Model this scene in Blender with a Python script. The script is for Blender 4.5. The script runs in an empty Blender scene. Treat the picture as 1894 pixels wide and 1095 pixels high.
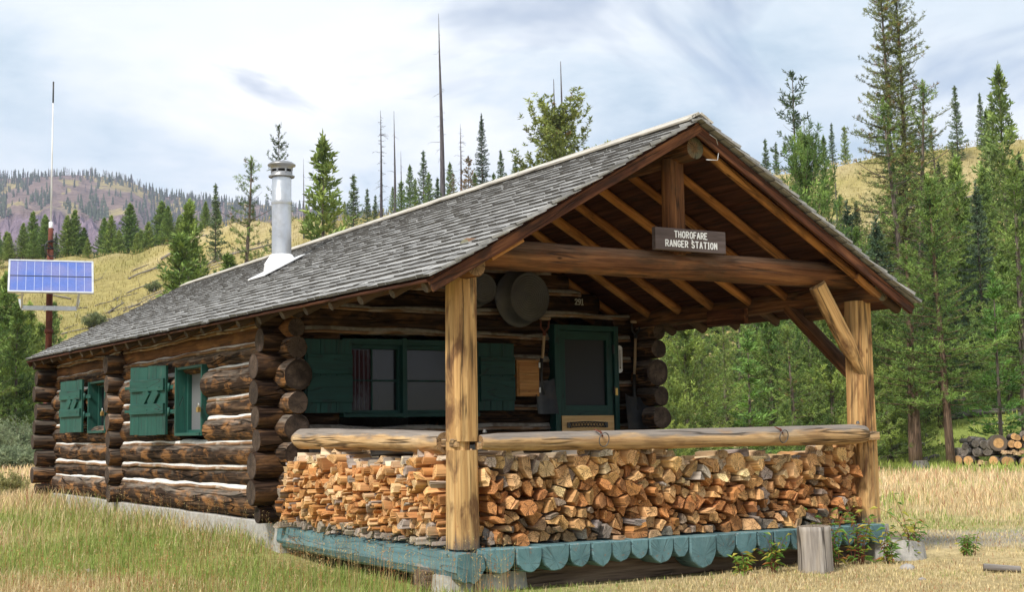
import bpy, math, random
import numpy as np
from mathutils import Vector, Matrix
random.seed(11); rng=np.random.default_rng(11)
R=random.uniform
sc=bpy.context.scene
COL=bpy.context.scene.collection
A=lambda *v:np.array(v,dtype=float)
def nrm(v):
    v=np.asarray(v,float); return v/max(1e-9,np.linalg.norm(v))
GZ=-.33
# ------------------------------------------------------------------ camera
CAM=A(-5.28219,-9.14452,.85835); YAW,PIT,ROL=.549669,.1006877,-.0155407; FPX=2538.67
_f=A(math.sin(YAW)*math.cos(PIT),math.cos(YAW)*math.cos(PIT),math.sin(PIT)); _r=A(math.cos(YAW),-math.sin(YAW),0); _u=np.cross(_r,_f)
_r,_u=_r*math.cos(ROL)+_u*math.sin(ROL),-_r*math.sin(ROL)+_u*math.cos(ROL)
def ray(x,y): return _f+_r*(x-947)/FPX+_u*(547.5-y)/FPX
cd=bpy.data.cameras.new('camera'); cam=bpy.data.objects.new('camera',cd); COL.objects.link(cam)
cam.matrix_world=Matrix(((_r[0],_u[0],-_f[0],CAM[0]),(_r[1],_u[1],-_f[1],CAM[1]),(_r[2],_u[2],-_f[2],CAM[2]),(0,0,0,1)))
cd.sensor_width=36; cd.lens=36*FPX/1894; cd.clip_start=.1; cd.clip_end=20000
sc.camera=cam; sc.render.resolution_x=1024; sc.render.resolution_y=593
# ------------------------------------------------------------------ geometry collector
class G:
    def __init__(s): s.V=[];s.F=[];s.M=[];s.S=[];s.C=[];s.K=[];s.n=0
    def add(s,V,F,mi=0,sm=False,gc=None,col=(1,1,1)):
        V=np.asarray(V,float); s.V.append(V); n=s.n
        for f in F: s.F.append([i+n for i in f])
        if isinstance(mi,int): mi=[mi]*len(F)
        if isinstance(sm,bool): sm=[sm]*len(F)
        s.M+=list(mi); s.S+=list(sm)
        s.C.append(V.copy() if gc is None else np.asarray(gc,float))
        c=np.asarray(col,float); s.K.append(np.tile(c,(len(V),1)) if c.ndim==1 else c)
        s.n+=len(V); return s
    def build(s,name,mats,parent=None,origin=None,**kw):
        V=np.concatenate(s.V); o=A(0,0,0)
        if origin is not None: o=A(*origin)
        po=A(0,0,0) if parent is None else A(*parent['_o'])
        base=po if parent is not None and origin is None else o
        me=bpy.data.meshes.new(name)
        W=V-base
        if s.yaw: pass
        me.from_pydata(W.tolist(),[],s.F)
        for m in (mats if isinstance(mats,(list,tuple)) else [mats]): me.materials.append(m)
        me.polygons.foreach_set('material_index',s.M); me.polygons.foreach_set('use_smooth',s.S)
        a=me.attributes.new('gc','FLOAT_VECTOR','POINT'); a.data.foreach_set('vector',np.concatenate(s.C).ravel())
        k=np.concatenate(s.K); k=np.concatenate([k,np.ones((len(k),1))],1)
        a=me.color_attributes.new('tint','FLOAT_COLOR','POINT'); a.data.foreach_set('color',k.ravel())
        ob=bpy.data.objects.new(name,me); COL.objects.link(ob)
        ob['_o']=[float(q) for q in base]
        if parent is not None: ob.parent=parent; ob.location=tuple(base-po)
        else: ob.location=tuple(base)
        for a_,b_ in kw.items(): ob[a_]=b_
        return ob
    yaw=0
def fastmesh(name,V,T,mats,col=None,sm=False):
    me=bpy.data.meshes.new(name); V=np.ascontiguousarray(V,dtype=np.float32); T=np.ascontiguousarray(T,dtype=np.int32)
    me.vertices.add(len(V)); me.vertices.foreach_set('co',V.ravel())
    me.loops.add(T.size); me.loops.foreach_set('vertex_index',T.ravel())
    k=T.shape[1]; me.polygons.add(len(T)); me.polygons.foreach_set('loop_start',np.arange(0,T.size,k,dtype=np.int32)); me.polygons.foreach_set('loop_total',np.full(len(T),k,dtype=np.int32))
    me.polygons.foreach_set('use_smooth',np.full(len(T),sm))
    me.update(calc_edges=True)
    if col is not None:
        a=me.color_attributes.new('tint','FLOAT_COLOR','POINT'); c=np.concatenate([col,np.ones((len(col),1))],1).astype(np.float32); a.data.foreach_set('color',c.ravel())
    for m in (mats if isinstance(mats,(list,tuple)) else [mats]): me.materials.append(m)
    return me
def thing(name,loc,label,cat,group=None,rz=0):
    o=bpy.data.objects.new(name,None); COL.objects.link(o); o.empty_display_size=.2
    o.location=loc; o.rotation_euler=(0,0,rz); o['_o']=[float(q) for q in loc]; o['label']=label; o['category']=cat
    if group: o['group']=group
    return o
def tag(o,label,cat,group=None):
    o['label']=label; o['category']=cat
    if group: o['group']=group
    return o
def sweep(g,p0,p1,poly,up=(0,0,1),seg=1,s0=1,s1=1,wob=0,bend=(0,0),mi=0,mie=None,sm=False,col=(1,1,1),capin=0,slant=(0,0),rnd=0,prof=None):
    """cross-section poly (n,2) swept p0->p1; axis a=side, b=up-ish"""
    p0=A(*p0);p1=A(*p1);d=p1-p0;L=np.linalg.norm(d);d=d/L
    a=np.cross(d,A(*up)); 
    if np.linalg.norm(a)<1e-4: a=np.cross(d,A(0,1,0))
    a=nrm(a); b=np.cross(a,d)
    P=np.asarray(poly,float); n=len(P); mie=mi if mie is None else mie
    ts=np.linspace(0,1,seg+1); off=R(0,60)
    if rnd>0: ts=np.concatenate([[0],[rnd/L],ts[1:-1],[1-rnd/L],[1]])
    th=np.arctan2(P[:,1],P[:,0]); ph=rng.uniform(0,6.28,8)
    V=[];GC=[]
    for i,t in enumerate(ts):
        s=s0+(s1-s0)*t
        if prof is not None: s*=prof(t)
        if rnd>0 and (i==0 or i==len(ts)-1): s*=.93
        w=1+wob*(.5*np.sin(th+ph[0]+t*L*1.3)+.5*np.sin(2*th+ph[1]-t*L*2.1)+.35*np.sin(3*th+ph[2]+t*L*3.7)+.25*math.sin(t*L*5+ph[3])+.3*np.sin(5*th+ph[5]+t*L*1.1)+rng.uniform(-.35,.35,n)*(.6 if n>8 else .3))
        Q=P*(s*w)[:,None] if isinstance(w,np.ndarray) else P*s*w
        bx_=bend[0]*4*t*(1-t)+ (wob*.3*math.sin(t*L*1.7+ph[6])*abs(P).max()); by_=bend[1]*4*t*(1-t)+(wob*.3*math.sin(t*L*1.3+ph[7])*abs(P).max())
        V.append(p0+d*L*t+np.outer(Q[:,0]+bx_,a)+np.outer(Q[:,1]+by_,b)+(np.outer(Q@A(*slant),d) if t<.5 else 0)); GC.append(np.column_stack([np.full(n,off+L*t),Q]))
    m=len(ts); F=[]
    for i in range(m-1):
        for j in range(n):
            k=(j+1)%n; F.append([i*n+j,i*n+k,(i+1)*n+k,(i+1)*n+j])
    g.add(np.concatenate(V),[f[::-1] for f in F],mi,sm,np.concatenate(GC),col)
    for e,i in ((0,0),(1,m-1)):
        ring=V[i]; c=ring.mean(0)+d*(capin if e==0 else -capin)*1.0; gcr=GC[i]
        g.add(np.vstack([ring,c]),[[j,(j+1)%n,n] if e==0 else [(j+1)%n,j,n] for j in range(n)],mie,False,np.vstack([gcr,[gcr[0,0],0,0]]),col)
    return g
def circ(r,n=18,sy=1): return [(r*math.cos(i*2*math.pi/n),r*sy*math.sin(i*2*math.pi/n)) for i in range(n)]
def rect(w,h,c=.006):
    a,b=w/2,h/2; return [(a,-b+c),(a,b-c),(a-c,b),(-a+c,b),(-a,b-c),(-a,-b+c),(-a+c,-b),(a-c,-b)]
def log(g,p0,p1,r,r1=None,n=18,seg=None,wob=.07,bend=(0,0),mi=0,mie=1,col=(1,1,1),rnd=.012,**k):
    L=np.linalg.norm(A(*p1)-A(*p0)); seg=seg or max(2,int(L/.22))
    return sweep(g,p0,p1,circ(r,n),seg=seg,s0=1,s1=(r1 or r)/r,wob=wob,bend=bend,mi=mi,mie=mie,sm=True,col=col,rnd=rnd,**k)
def plank(g,p0,p1,w,h,up=(0,0,1),mi=0,seg=1,wob=0,col=(1,1,1),c=.004,**k):
    return sweep(g,p0,p1,rect(w,h,min(c,w*.3,h*.3)),up=up,seg=seg,wob=wob,mi=mi,col=col,**k)
def fbox(g,o,u,w,u0,u1,z0,z1,n0,n1,mi=0,vert=True,c=.003,col=(1,1,1),wob=0):
    """box in a wall frame: u along wall, w outward normal, z up. grain vertical or along u"""
    o,u,w=A(*o),A(*u),A(*w); um,zm,nm=(u0+u1)/2,(z0+z1)/2,(n0+n1)/2
    if vert: return plank(g,o+u*um+w*nm+A(0,0,z0),o+u*um+w*nm+A(0,0,z1),abs(u1-u0),abs(n1-n0),up=w,mi=mi,c=c,col=col,seg=1,wob=wob)
    return plank(g,o+u*u0+w*nm+A(0,0,zm),o+u*u1+w*nm+A(0,0,zm),abs(n1-n0),abs(z1-z0),up=(0,0,1),mi=mi,c=c,col=col,wob=wob)
def tube(g,pts,r,n=8,mi=0,col=(1,1,1),r1=None,closed=False):
    pts=[A(*p) for p in pts]; m=len(pts); V=[];F=[];GC=[]; L=0
    pd=None
    for i,p in enumerate(pts):
        if closed: d=nrm(pts[(i+1)%m]-pts[i-1])
        else: d=nrm(pts[min(i+1,m-1)]-pts[max(i-1,0)])
        if pd is None:
            a=np.cross(d,A(0,0,1)); a=nrm(a if np.linalg.norm(a)>.1 else np.cross(d,A(0,1,0)))
        else: a=nrm(a-d*(a@d))
        b=np.cross(a,d); pd=d; rr=r+((r1 if r1 is not None else r)-r)*i/max(1,m-1)
        if i: L+=np.linalg.norm(p-pts[i-1])
        for j in range(n):
            t=j*2*math.pi/n; V.append(p+rr*(math.cos(t)*a+math.sin(t)*b)); GC.append((L,rr*math.cos(t),rr*math.sin(t)))
    for i in range(m if closed else m-1):
        for j in range(n):
            k=(j+1)%n; q=(i+1)%m; F.append([i*n+j,q*n+j,q*n+k,i*n+k])
    sm=[True]*len(F)
    if not closed: F+= [list(range(n)),list(range((m-1)*n,m*n))[::-1]]; sm+=[False,False]
    g.add(V,F,mi,sm,GC,col); return g
def lathe(g,prof,c,axis=(0,0,1),n=32,mi=0,col=(1,1,1),sm=True):
    c=A(*c); ax=nrm(axis); a=np.cross(ax,A(0,0,1)); a=nrm(a if np.linalg.norm(a)>.1 else np.cross(ax,A(0,1,0))); b=np.cross(ax,a); V=[];GC=[];F=[]
    for (r,h) in prof:
        for j in range(n):
            t=j*2*math.pi/n; V.append(c+ax*h+r*(math.cos(t)*a+math.sin(t)*b)); GC.append((h,r*math.cos(t),r*math.sin(t)))
    for i in range(len(prof)-1):
        for j in range(n):
            k=(j+1)%n; F.append([i*n+j,i*n+k,(i+1)*n+k,(i+1)*n+j])
    g.add(V,F,mi,sm,GC,col); return g
# value noise
_T=rng.uniform(0,1,(256,256))
def vn(x,y):
    xi=np.floor(x).astype(int);yi=np.floor(y).astype(int);fx=x-xi;fy=y-yi;fx=fx*fx*(3-2*fx);fy=fy*fy*(3-2*fy)
    g=lambda a,b:_T[a&255,b&255]
    return (g(xi,yi)*(1-fx)+g(xi+1,yi)*fx)*(1-fy)+(g(xi,yi+1)*(1-fx)+g(xi+1,yi+1)*fx)*fy
def fbm(x,y,o=4):
    s=0;a=.5
    for i in range(o): s=s+a*vn(x+17*i,y+31*i);x=x*2.03;y=y*2.03;a*=.5
    return s/(1-.5**o)
# ------------------------------------------------------------------ materials
class N:
    def __init__(s,name):
        s.m=bpy.data.materials.new(name); s.m.use_nodes=True; s.t=s.m.node_tree; s.t.nodes.clear()
        s.out=s.n('ShaderNodeOutputMaterial'); s.b=s.n('ShaderNodeBsdfPrincipled'); s.l(s.b.outputs[0],s.out.inputs[0])
    def n(s,ty,**k):
        x=s.t.nodes.new(ty)
        for a,b in k.items(): setattr(x,a,b)
        return x
    def l(s,a,b): s.t.links.new(a,b)
    def put(s,inp,v):
        if hasattr(v,'links') or isinstance(v,bpy.types.NodeSocket): s.l(v,inp)
        else: inp.default_value=v
    def attr(s,nm): 
        x=s.n('ShaderNodeAttribute',attribute_name=nm); return x
    def vm(s,op,a,b=None):
        x=s.n('ShaderNodeVectorMath',operation=op); s.put(x.inputs[0],a)
        if b is not None: s.put(x.inputs[1],b)
        return x.outputs[0] if op not in('LENGTH','DOT_PRODUCT') else x.outputs['Value']
    def mt(s,op,a,b=None,c=None,cl=False):
        x=s.n('ShaderNodeMath',operation=op,use_clamp=cl); s.put(x.inputs[0],a)
        if b is not None: s.put(x.inputs[1],b)
        if c is not None: s.put(x.inputs[2],c)
        return x.outputs[0]
    def noise(s,vec,scale,det=4,ro=.55,dist=0):
        x=s.n('ShaderNodeTexNoise'); s.l(vec,x.inputs['Vector']); x.inputs['Scale'].default_value=scale; x.inputs['Detail'].default_value=det; x.inputs['Roughness'].default_value=ro; x.inputs['Distortion'].default_value=dist
        return x.outputs['Fac']
    def ramp(s,f,st):
        x=s.n('ShaderNodeValToRGB'); s.l(f,x.inputs[0]); e=x.color_ramp.elements
        while len(e)<len(st): e.new(.5)
        for q,(p,c) in zip(e,st): q.position=p; q.color=(c if isinstance(c,(tuple,list)) else (c,c,c))[:3]+(1,) if isinstance(c,tuple) else (c,c,c,1)
        return x.outputs[0]
    def mix(s,f,a,b,bt='MIX'):
        x=s.n('ShaderNodeMix',data_type='RGBA',blend_type=bt); s.put(x.inputs[0],f)
        for i,v in ((6,a),(7,b)):
            if isinstance(v,tuple): v=v+(1,)
            s.put(x.inputs[i],v)
        return x.outputs[2]
    def bump(s,h,st=.5,d=.01):
        x=s.n('ShaderNodeBump'); s.l(h,x.inputs['Height']); x.inputs['Strength'].default_value=st; x.inputs['Distance'].default_value=d; s.l(x.outputs[0],s.b.inputs['Normal'])
    def fin(s,c,r=.8,met=0,spec=.3):
        s.put(s.b.inputs['Base Color'],c+(1,) if isinstance(c,tuple) else c); s.put(s.b.inputs['Roughness'],r); s.b.inputs['Metallic'].default_value=met; s.b.inputs['Specular IOR Level'].default_value=spec
        return s.m
def objgc(n):
    oi=n.n('ShaderNodeObjectInfo'); c=n.n('ShaderNodeCombineXYZ'); n.l(n.mt('MULTIPLY',oi.outputs['Random'],43.),c.inputs[0])
    return n.vm('ADD',n.attr('gc').outputs['Vector'],c.outputs[0]), oi.outputs['Random']
def wood(name,cols,patch=None,pamt=.5,pscale=2.2,crack=.6,fine=.45,rough=.88,grey=None,greyamt=0,tint=False,rand=.25,spec=.25,knots=True,bump=.6,base=None,cs=(.5,8.5,8.5),gs=(1.1,16,16),tail=None):
    n=N(name); v,rnd=objgc(n)
    g1=n.noise(n.vm('MULTIPLY',v,gs),1,5,.6,.3)
    g2=n.noise(n.vm('MULTIPLY',v,(2.2,48,48)),1,4,.7)
    c=n.ramp(g1,[(.28,cols[0]),(.5,cols[1]),(.72,cols[2])])
    if tint: c=n.mix(1,c,n.attr('tint').outputs['Color'],'MULTIPLY')
    if patch:
        p=n.noise(n.vm('MULTIPLY',v,(1,2.6,2.6)),pscale,5,.6,.5); f=n.ramp(p,[(.5-.0,0.),(.62,1.)]); c=n.mix(n.mt('MULTIPLY',f,pamt),c,patch)
    if grey:
        ge=n.n('ShaderNodeNewGeometry'); sx=n.n('ShaderNodeSeparateXYZ'); n.l(ge.outputs['Normal'],sx.inputs[0])
        q=n.noise(n.vm('MULTIPLY',v,(1.5,8,8)),2,4); f=n.mt('ADD',n.mt('MULTIPLY',sx.outputs[2],1.3),n.mt('MULTIPLY',n.mt('SUBTRACT',q,.5),2.2)); f=n.ramp(f,[(.25,0.),(.75,1.)]); c=n.mix(n.mt('MULTIPLY',f,greyamt),c,grey)
    c=n.mix(fine,c,n.ramp(g2,[(.34,(.18,.15,.13)),(.5,(.9,.88,.86)),(.66,(1.4,1.4,1.4))]),'MULTIPLY')
    cr=n.noise(n.vm('MULTIPLY',v,cs),1,2,.5,.12); cr=n.mt('ABSOLUTE',n.mt('SUBTRACT',cr,.5)); brk=n.noise(n.vm('MULTIPLY',v,(1.6,5,5)),1,1)
    cm=n.mt('MULTIPLY',n.ramp(cr,[(.0,1.),(.024,0.)]),n.ramp(brk,[(.42,0.),(.5,1.)]))
    h=n.mt('ADD',n.mt('MULTIPLY',g1,.5),n.mt('MULTIPLY',g2,.25)); h=n.mt('SUBTRACT',h,n.mt('MULTIPLY',cm,1.2))
    c=n.mix(n.mt('MULTIPLY',cm,crack),c,(.02,.014,.01))
    if knots:
        vo=n.n('ShaderNodeTexVoronoi'); n.l(n.vm('MULTIPLY',v,(1,2.2,2.2)),vo.inputs['Vector']); vo.inputs['Scale'].default_value=2.6
        kf=n.ramp(vo.outputs['Distance'],[(.035,.85),(.09,0.)]); c=n.mix(kf,c,(cols[0][0]*.5,cols[0][1]*.45,cols[0][2]*.4))
    if tail:
        ge3=n.n('ShaderNodeNewGeometry'); s3=n.n('ShaderNodeSeparateXYZ'); n.l(ge3.outputs['Position'],s3.inputs[0]); tx=n.mt('ADD',n.mt('ABSOLUTE',n.mt('SUBTRACT',s3.outputs[0],2.0)),n.mt('MULTIPLY',n.mt('SUBTRACT',g1,.5),.3)); c=n.mix(n.ramp(n.mt('SUBTRACT',tx,2.0),[(.0,0.),(.3,.9)]),c,tail)
    if base:
        ge2=n.n('ShaderNodeNewGeometry'); s2=n.n('ShaderNodeSeparateXYZ'); n.l(ge2.outputs['Position'],s2.inputs[0]); bz=n.mt('ADD',s2.outputs[2],n.mt('MULTIPLY',n.mt('SUBTRACT',g1,.5),.35)); c=n.mix(n.ramp(bz,[(.02,.85),(.11,0.)]),c,base)
    hs=n.n('ShaderNodeHueSaturation'); n.l(c,hs.inputs['Color']); n.l(n.mt('ADD',n.mt('MULTIPLY',rnd,2*rand),1-rand),hs.inputs['Value'])
    n.bump(h,bump,.012)
    return n.fin(hs.outputs[0],rough,0,spec)
def endgrain(name,c1,c2,ring=150.,crack=.8,tint=False,rim=None,r=.12,rough=.85,cs=3.4,rand=.3,blot=None):
    n=N(name); v,rnd=objgc(n); sx=n.n('ShaderNodeSeparateXYZ'); n.l(v,sx.inputs[0])
    dn=n.noise(n.vm('MULTIPLY',v,(1,9,9)),1,3); y,z=sx.outputs[1],sx.outputs[2]
    cx=n.n('ShaderNodeCombineXYZ'); n.l(y,cx.inputs[1]); n.l(z,cx.inputs[2]); rad=n.vm('LENGTH',cx.outputs[0])
    rr=n.mt('ADD',rad,n.mt('MULTIPLY',dn,.03)); s=n.mt('SINE',n.mt('MULTIPLY',rr,ring*4)); rg=n.mt('MULTIPLY_ADD',s,.5,.5)
    c=n.mix(rg,c1,c2)
    if tint: c=n.mix(1,c,n.attr('tint').outputs['Color'],'MULTIPLY')
    b=n.noise(n.vm('MULTIPLY',v,(1,14,14)),1,5,.65); c=n.mix(.6,c,n.ramp(b,[(.3,(.35,.33,.3)),(.65,(1.2,1.2,1.2))]),'MULTIPLY')
    if blot: 
        b2=n.noise(n.vm('MULTIPLY',v,(1,6,6)),1,3); c=n.mix(n.ramp(b2,[(.45,0.),(.6,.85)]),c,blot)
    an=n.mt('ARCTAN2',z,y); ca=n.n('ShaderNodeCombineXYZ'); n.l(n.mt('MULTIPLY',an,cs/1.5),ca.inputs[0]); n.l(sx.outputs[0],ca.inputs[1]); n.l(n.mt('MULTIPLY',rad,2.5),ca.inputs[2])
    cr=n.mt('ABSOLUTE',n.mt('SUBTRACT',n.noise(ca.outputs[0],1.6,2,.5),.5)); wd=n.mt('MULTIPLY_ADD',rad,-.06,.014)
    cm=n.mt('LESS_THAN',cr,n.mt('MULTIPLY',wd,1.7)); cm=n.mt('MULTIPLY',cm,crack)
    c=n.mix(cm,c,(.018,.013,.01))
    if rim: c=n.mix(n.ramp(rad,[(r*.8,0.),(r*.98,1.)]),c,rim)
    hs=n.n('ShaderNodeHueSaturation'); n.l(c,hs.inputs['Color']); n.l(n.mt('ADD',n.mt('MULTIPLY',rnd,2*rand),1-rand),hs.inputs['Value'])
    n.bump(n.mt('SUBTRACT',n.mt('ADD',n.mt('MULTIPLY',b,.6),n.mt('MULTIPLY',rg,.08)),cm),.6,.008)
    return n.fin(hs.outputs[0],rough,0,.2)
def plain(name,c,rough=.7,met=0,spec=.3,ns=14.,na=.35,dirt=None,bump=.15,da=.5,dscale=5.):
    n=N(name); tc=n.attr('gc').outputs['Vector']; f=n.noise(tc,ns,5,.6); c2=n.mix(na,c,n.ramp(f,[(.3,(.45,.45,.45)),(.7,(1.3,1.3,1.3))]),'MULTIPLY')
    if dirt: c2=n.mix(n.mt('MULTIPLY',n.ramp(n.noise(tc,dscale,6,.65),[(.48,0.),(.62,1.)]),da),c2,dirt)
    n.bump(f,bump,.006); rr=n.mt('MULTIPLY_ADD',f,.25,rough-.12)
    return n.fin(c2,rr,met,spec)
def paint(name,c,c2,wear,wamt=.8,ends=False):
    n=N(name); v,rnd=objgc(n); g=n.noise(n.vm('MULTIPLY',v,(1.5,28,28)) if not ends else n.vm('MULTIPLY',v,(1,12,12)),1,5,.6); b=n.noise(v,5,5,.6)
    k=n.mix(n.ramp(g,[(.3,0.),(.7,1.)]),c,c2); k=n.mix(.5,k,n.ramp(b,[(.3,(.6,.6,.6)),(.7,(1.2,1.2,1.2))]),'MULTIPLY')
    w=n.noise(n.vm('MULTIPLY',v,(1.5,9,9)),1.6,6,.7); k=n.mix(n.mt('MULTIPLY',n.ramp(w,[(.6,0.),(.66,1.)]),wamt),k,wear)
    cr=n.mt('ABSOLUTE',n.mt('SUBTRACT',n.noise(n.vm('MULTIPLY',v,(.8,8,8)),1,2,.5,.2),.5)); cm=n.ramp(cr,[(0.,1.),(.012,0.)])
    if ends:
        sx=n.n('ShaderNodeSeparateXYZ'); n.l(v,sx.inputs[0]); an=n.mt('ARCTAN2',sx.outputs[2],sx.outputs[1]); ca=n.n('ShaderNodeCombineXYZ'); n.l(n.mt('MULTIPLY',an,2.6),ca.inputs[0]); n.l(sx.outputs[0],ca.inputs[1])
        cr=n.mt('ABSOLUTE',n.mt('SUBTRACT',n.noise(ca.outputs[0],1.5,2,.5),.5)); cm=n.ramp(cr,[(0.,1.),(.014,0.)])
    k=n.mix(n.mt('MULTIPLY',cm,.75),k,(.015,.02,.02))
    n.bump(n.mt('SUBTRACT',n.mt('MULTIPLY',g,.6),cm),.5,.008); hs=n.n('ShaderNodeHueSaturation'); n.l(k,hs.inputs['Color']); n.l(n.mt('ADD',n.mt('MULTIPLY',rnd,.25),.87),hs.inputs['Value'])
    return n.fin(hs.outputs[0],.6,0,.35)
M={}
M['wall']=wood('log_wall_wood',((.014,.009,.007),(.050,.032,.022),(.16,.10,.062)),patch=(.36,.17,.06),pamt=.6,pscale=3.2,crack=1.,fine=.85,grey=(.22,.19,.16),greyamt=.5,rand=.45,bump=1.4,gs=(1.3,22,22),cs=(.6,6,6),rough=.95,spec=.08)
M['porchlog']=wood('porch_log_shade_wood',((.010,.006,.005),(.030,.018,.012),(.075,.045,.028)),patch=(.20,.10,.04),pamt=.35,pscale=3.,crack=1.,fine=.8,rand=.35,bump=1.2,gs=(1.3,22,22),cs=(.6,6,6),rough=.95,spec=.08)  # darker copy of the wall wood: porch shade put into the colour
M['wallend']=endgrain('log_wall_end',(.13,.090,.066),(.045,.030,.022),crack=.9,rim=(.03,.02,.015),r=.13,cs=4.6,blot=(.035,.024,.018))
M['upper']=wood('upper_log_wood',((.05,.022,.010),(.13,.055,.020),(.24,.11,.04)),patch=(.32,.16,.06),pamt=.4,crack=.8,fine=.4)
M['post']=wood('post_wood',((.33,.17,.065),(.52,.31,.125),(.64,.43,.20)),base=(.10,.085,.075),gs=(.7,24,24),cs=(.35,11,11),patch=(.13,.06,.028),pamt=.9,pscale=2.0,crack=.75,fine=.35,rand=.05)
M['rail']=wood('rail_wood',((.30,.17,.08),(.52,.33,.16),(.64,.46,.27)),patch=(.18,.10,.05),pamt=.5,crack=.8,fine=.35,grey=(.22,.20,.185),greyamt=.92,rand=.05)
M['railend']=endgrain('rail_end',(.42,.27,.14),(.26,.15,.07),crack=.7)
M['beam']=wood('beam_wood',((.045,.018,.008),(.15,.062,.025),(.30,.14,.055)),patch=(.05,.04,.025),pamt=.5,crack=.8,fine=.5,grey=(.20,.13,.085),greyamt=.5,rand=.08)
M['beamend']=endgrain('beam_end',(.30,.185,.09),(.16,.09,.04),crack=.9,blot=(.16,.17,.12))
M['rafter']=wood('rafter_wood',((.20,.075,.020),(.44,.19,.055),(.60,.30,.10)),tail=(.045,.036,.03),patch=(.09,.035,.015),pamt=.55,crack=.5,fine=.3,rand=.22)
M['rafterend']=endgrain('rafter_end',(.16,.13,.11),(.07,.05,.04),crack=.8)
M['sheath']=wood('roof_board_wood',((.028,.010,.006),(.075,.026,.014),(.13,.05,.024)),crack=.6,fine=.5,rand=.1)
M['fascia']=wood('fascia_wood',((.035,.014,.009),(.12,.044,.022),(.28,.12,.055)),patch=(.03,.018,.014),pamt=.7,pscale=3,crack=.7,fine=.4)
M['teal']=paint('teal_paint',(.080,.165,.185),(.155,.265,.275),(.33,.30,.27),1.)
M['tealend']=paint('teal_paint_end',(.085,.18,.195),(.145,.255,.27),(.20,.15,.11),.8,True)
M['green']=paint('green_paint',(.009,.062,.047),(.016,.092,.070),(.10,.12,.10),.35)
M['greenshade']=paint('green_paint_porch_shade',(.004,.036,.030),(.006,.055,.045),(.03,.04,.03),.3)  # darker copy of the green, porch shade painted into door, window and shutters
M['cap']=plain('pipe_cap_metal',(.36,.36,.37),.4,.75,ns=10,na=.3,dirt=(.12,.11,.10),da=.4)
M['porchmortar']=plain('porch_shade_mortar',(.26,.235,.20),.95,ns=30,na=.5,dirt=(.10,.07,.05),bump=.4,da=.7)  # mortar colour darkened to carry the shade under the porch roof
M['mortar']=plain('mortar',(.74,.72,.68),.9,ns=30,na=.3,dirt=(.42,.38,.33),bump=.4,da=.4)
M['pole']=wood('chink_pole_wood',((.10,.05,.025),(.26,.14,.07),(.40,.25,.13)),patch=(.55,.50,.44),pamt=.6,crack=.5,fine=.4,rand=.2)
M['concrete']=plain('concrete',(.42,.40,.37),.95,ns=22,na=.5,dirt=(.25,.23,.19),bump=.8)
M['galv']=plain('galvanised',(.12,.117,.115),.55,.45,ns=10,na=.4,dirt=(.12,.11,.10),da=.5)
M['steel']=plain('bright_steel',(.62,.63,.65),.32,.9,ns=6,na=.2,dirt=(.33,.31,.28),da=.3,bump=.1)
M['white']=plain('white_flashing',(.78,.78,.79),.6,0,ns=6,na=.15,dirt=(.5,.5,.5),da=.3)
M['rust']=plain('rusty_pipe',(.17,.055,.035),.8,.2,ns=18,na=.6,dirt=(.06,.03,.025))
M['black']=plain('black_metal',(.045,.047,.05),.45,.4,ns=12,na=.4,dirt=(.10,.08,.06),da=.4)
M['alu']=plain('aluminium',(.60,.61,.62),.45,.6,ns=8,na=.25)
M['brass']=plain('brass',(.45,.30,.10),.4,.8)
M['sign']=wood('sign_wood',((.075,.055,.052),(.115,.088,.084),(.155,.122,.118)),crack=.2,fine=.2,rand=0,knots=False,bump=.2)
M['letter']=plain('letter_paint',(.80,.80,.80),.7,ns=30,na=.15)
M['number']=plain('number_paint',(.42,.40,.34),.7,ns=30,na=.3)
M['handle']=wood('handle_wood',((.30,.20,.12),(.44,.31,.19),(.55,.40,.26)),crack=.2,fine=.2,knots=False)
M['box']=wood('plywood',((.30,.13,.045),(.42,.20,.07),(.50,.27,.10)),crack=.3,fine=.25,patch=(.2,.08,.03),pamt=.3)
M['tan']=wood('tan_board',((.42,.25,.11),(.52,.33,.15),(.60,.41,.2)),crack=.1,fine=.15,knots=False)
M['stump']=wood('stump_wood',((.22,.19,.165),(.35,.315,.28),(.47,.43,.39)),crack=.9,fine=.35,patch=(.40,.33,.25),pamt=.35,rand=.02)
M['stumpend']=endgrain('stump_end',(.36,.30,.24),(.22,.18,.14),crack=.9)
M['dead']=wood('dead_wood',((.10,.085,.075),(.20,.18,.165),(.32,.295,.27)),crack=.6,fine=.3,rand=.2,knots=False)
M['split']=wood('split_wood',((.55,.50,.45),(.85,.82,.80),(1.,1.,1.)),tint=True,crack=.45,fine=.35,rand=.12,knots=False,patch=None)
M['splitend']=endgrain('split_end',(1.,.98,.95),(.72,.66,.6),ring=110,crack=.85,tint=True,rand=.12)
M['barky']=wood('firewood_bark',((.05,.038,.03),(.12,.095,.08),(.22,.19,.165)),crack=.8,fine=.6,knots=False,rand=.2)
M['sill']=wood('sill_beam_wood',((.06,.04,.028),(.12,.085,.06),(.19,.145,.105)),crack=.7,fine=.4)
n=N('dark_glass'); M['glass']=n.fin((.010,.010,.014),.16,0,.4)
n=N('insect_screen'); 
cc=n.n('ShaderNodeTexCoord'); ch=n.n('ShaderNodeTexChecker'); M['screen']=n.fin((.020,.021,.026),.6,0,.3)
M['curtain']=plain('curtain',(.045,.015,.02),.9,ns=8,na=.5,dirt=(.10,.10,.115),da=.8,dscale=3.)
M['greyscreen']=plain('grey_screen',(.14,.145,.15),.7,ns=60,na=.3)
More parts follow.
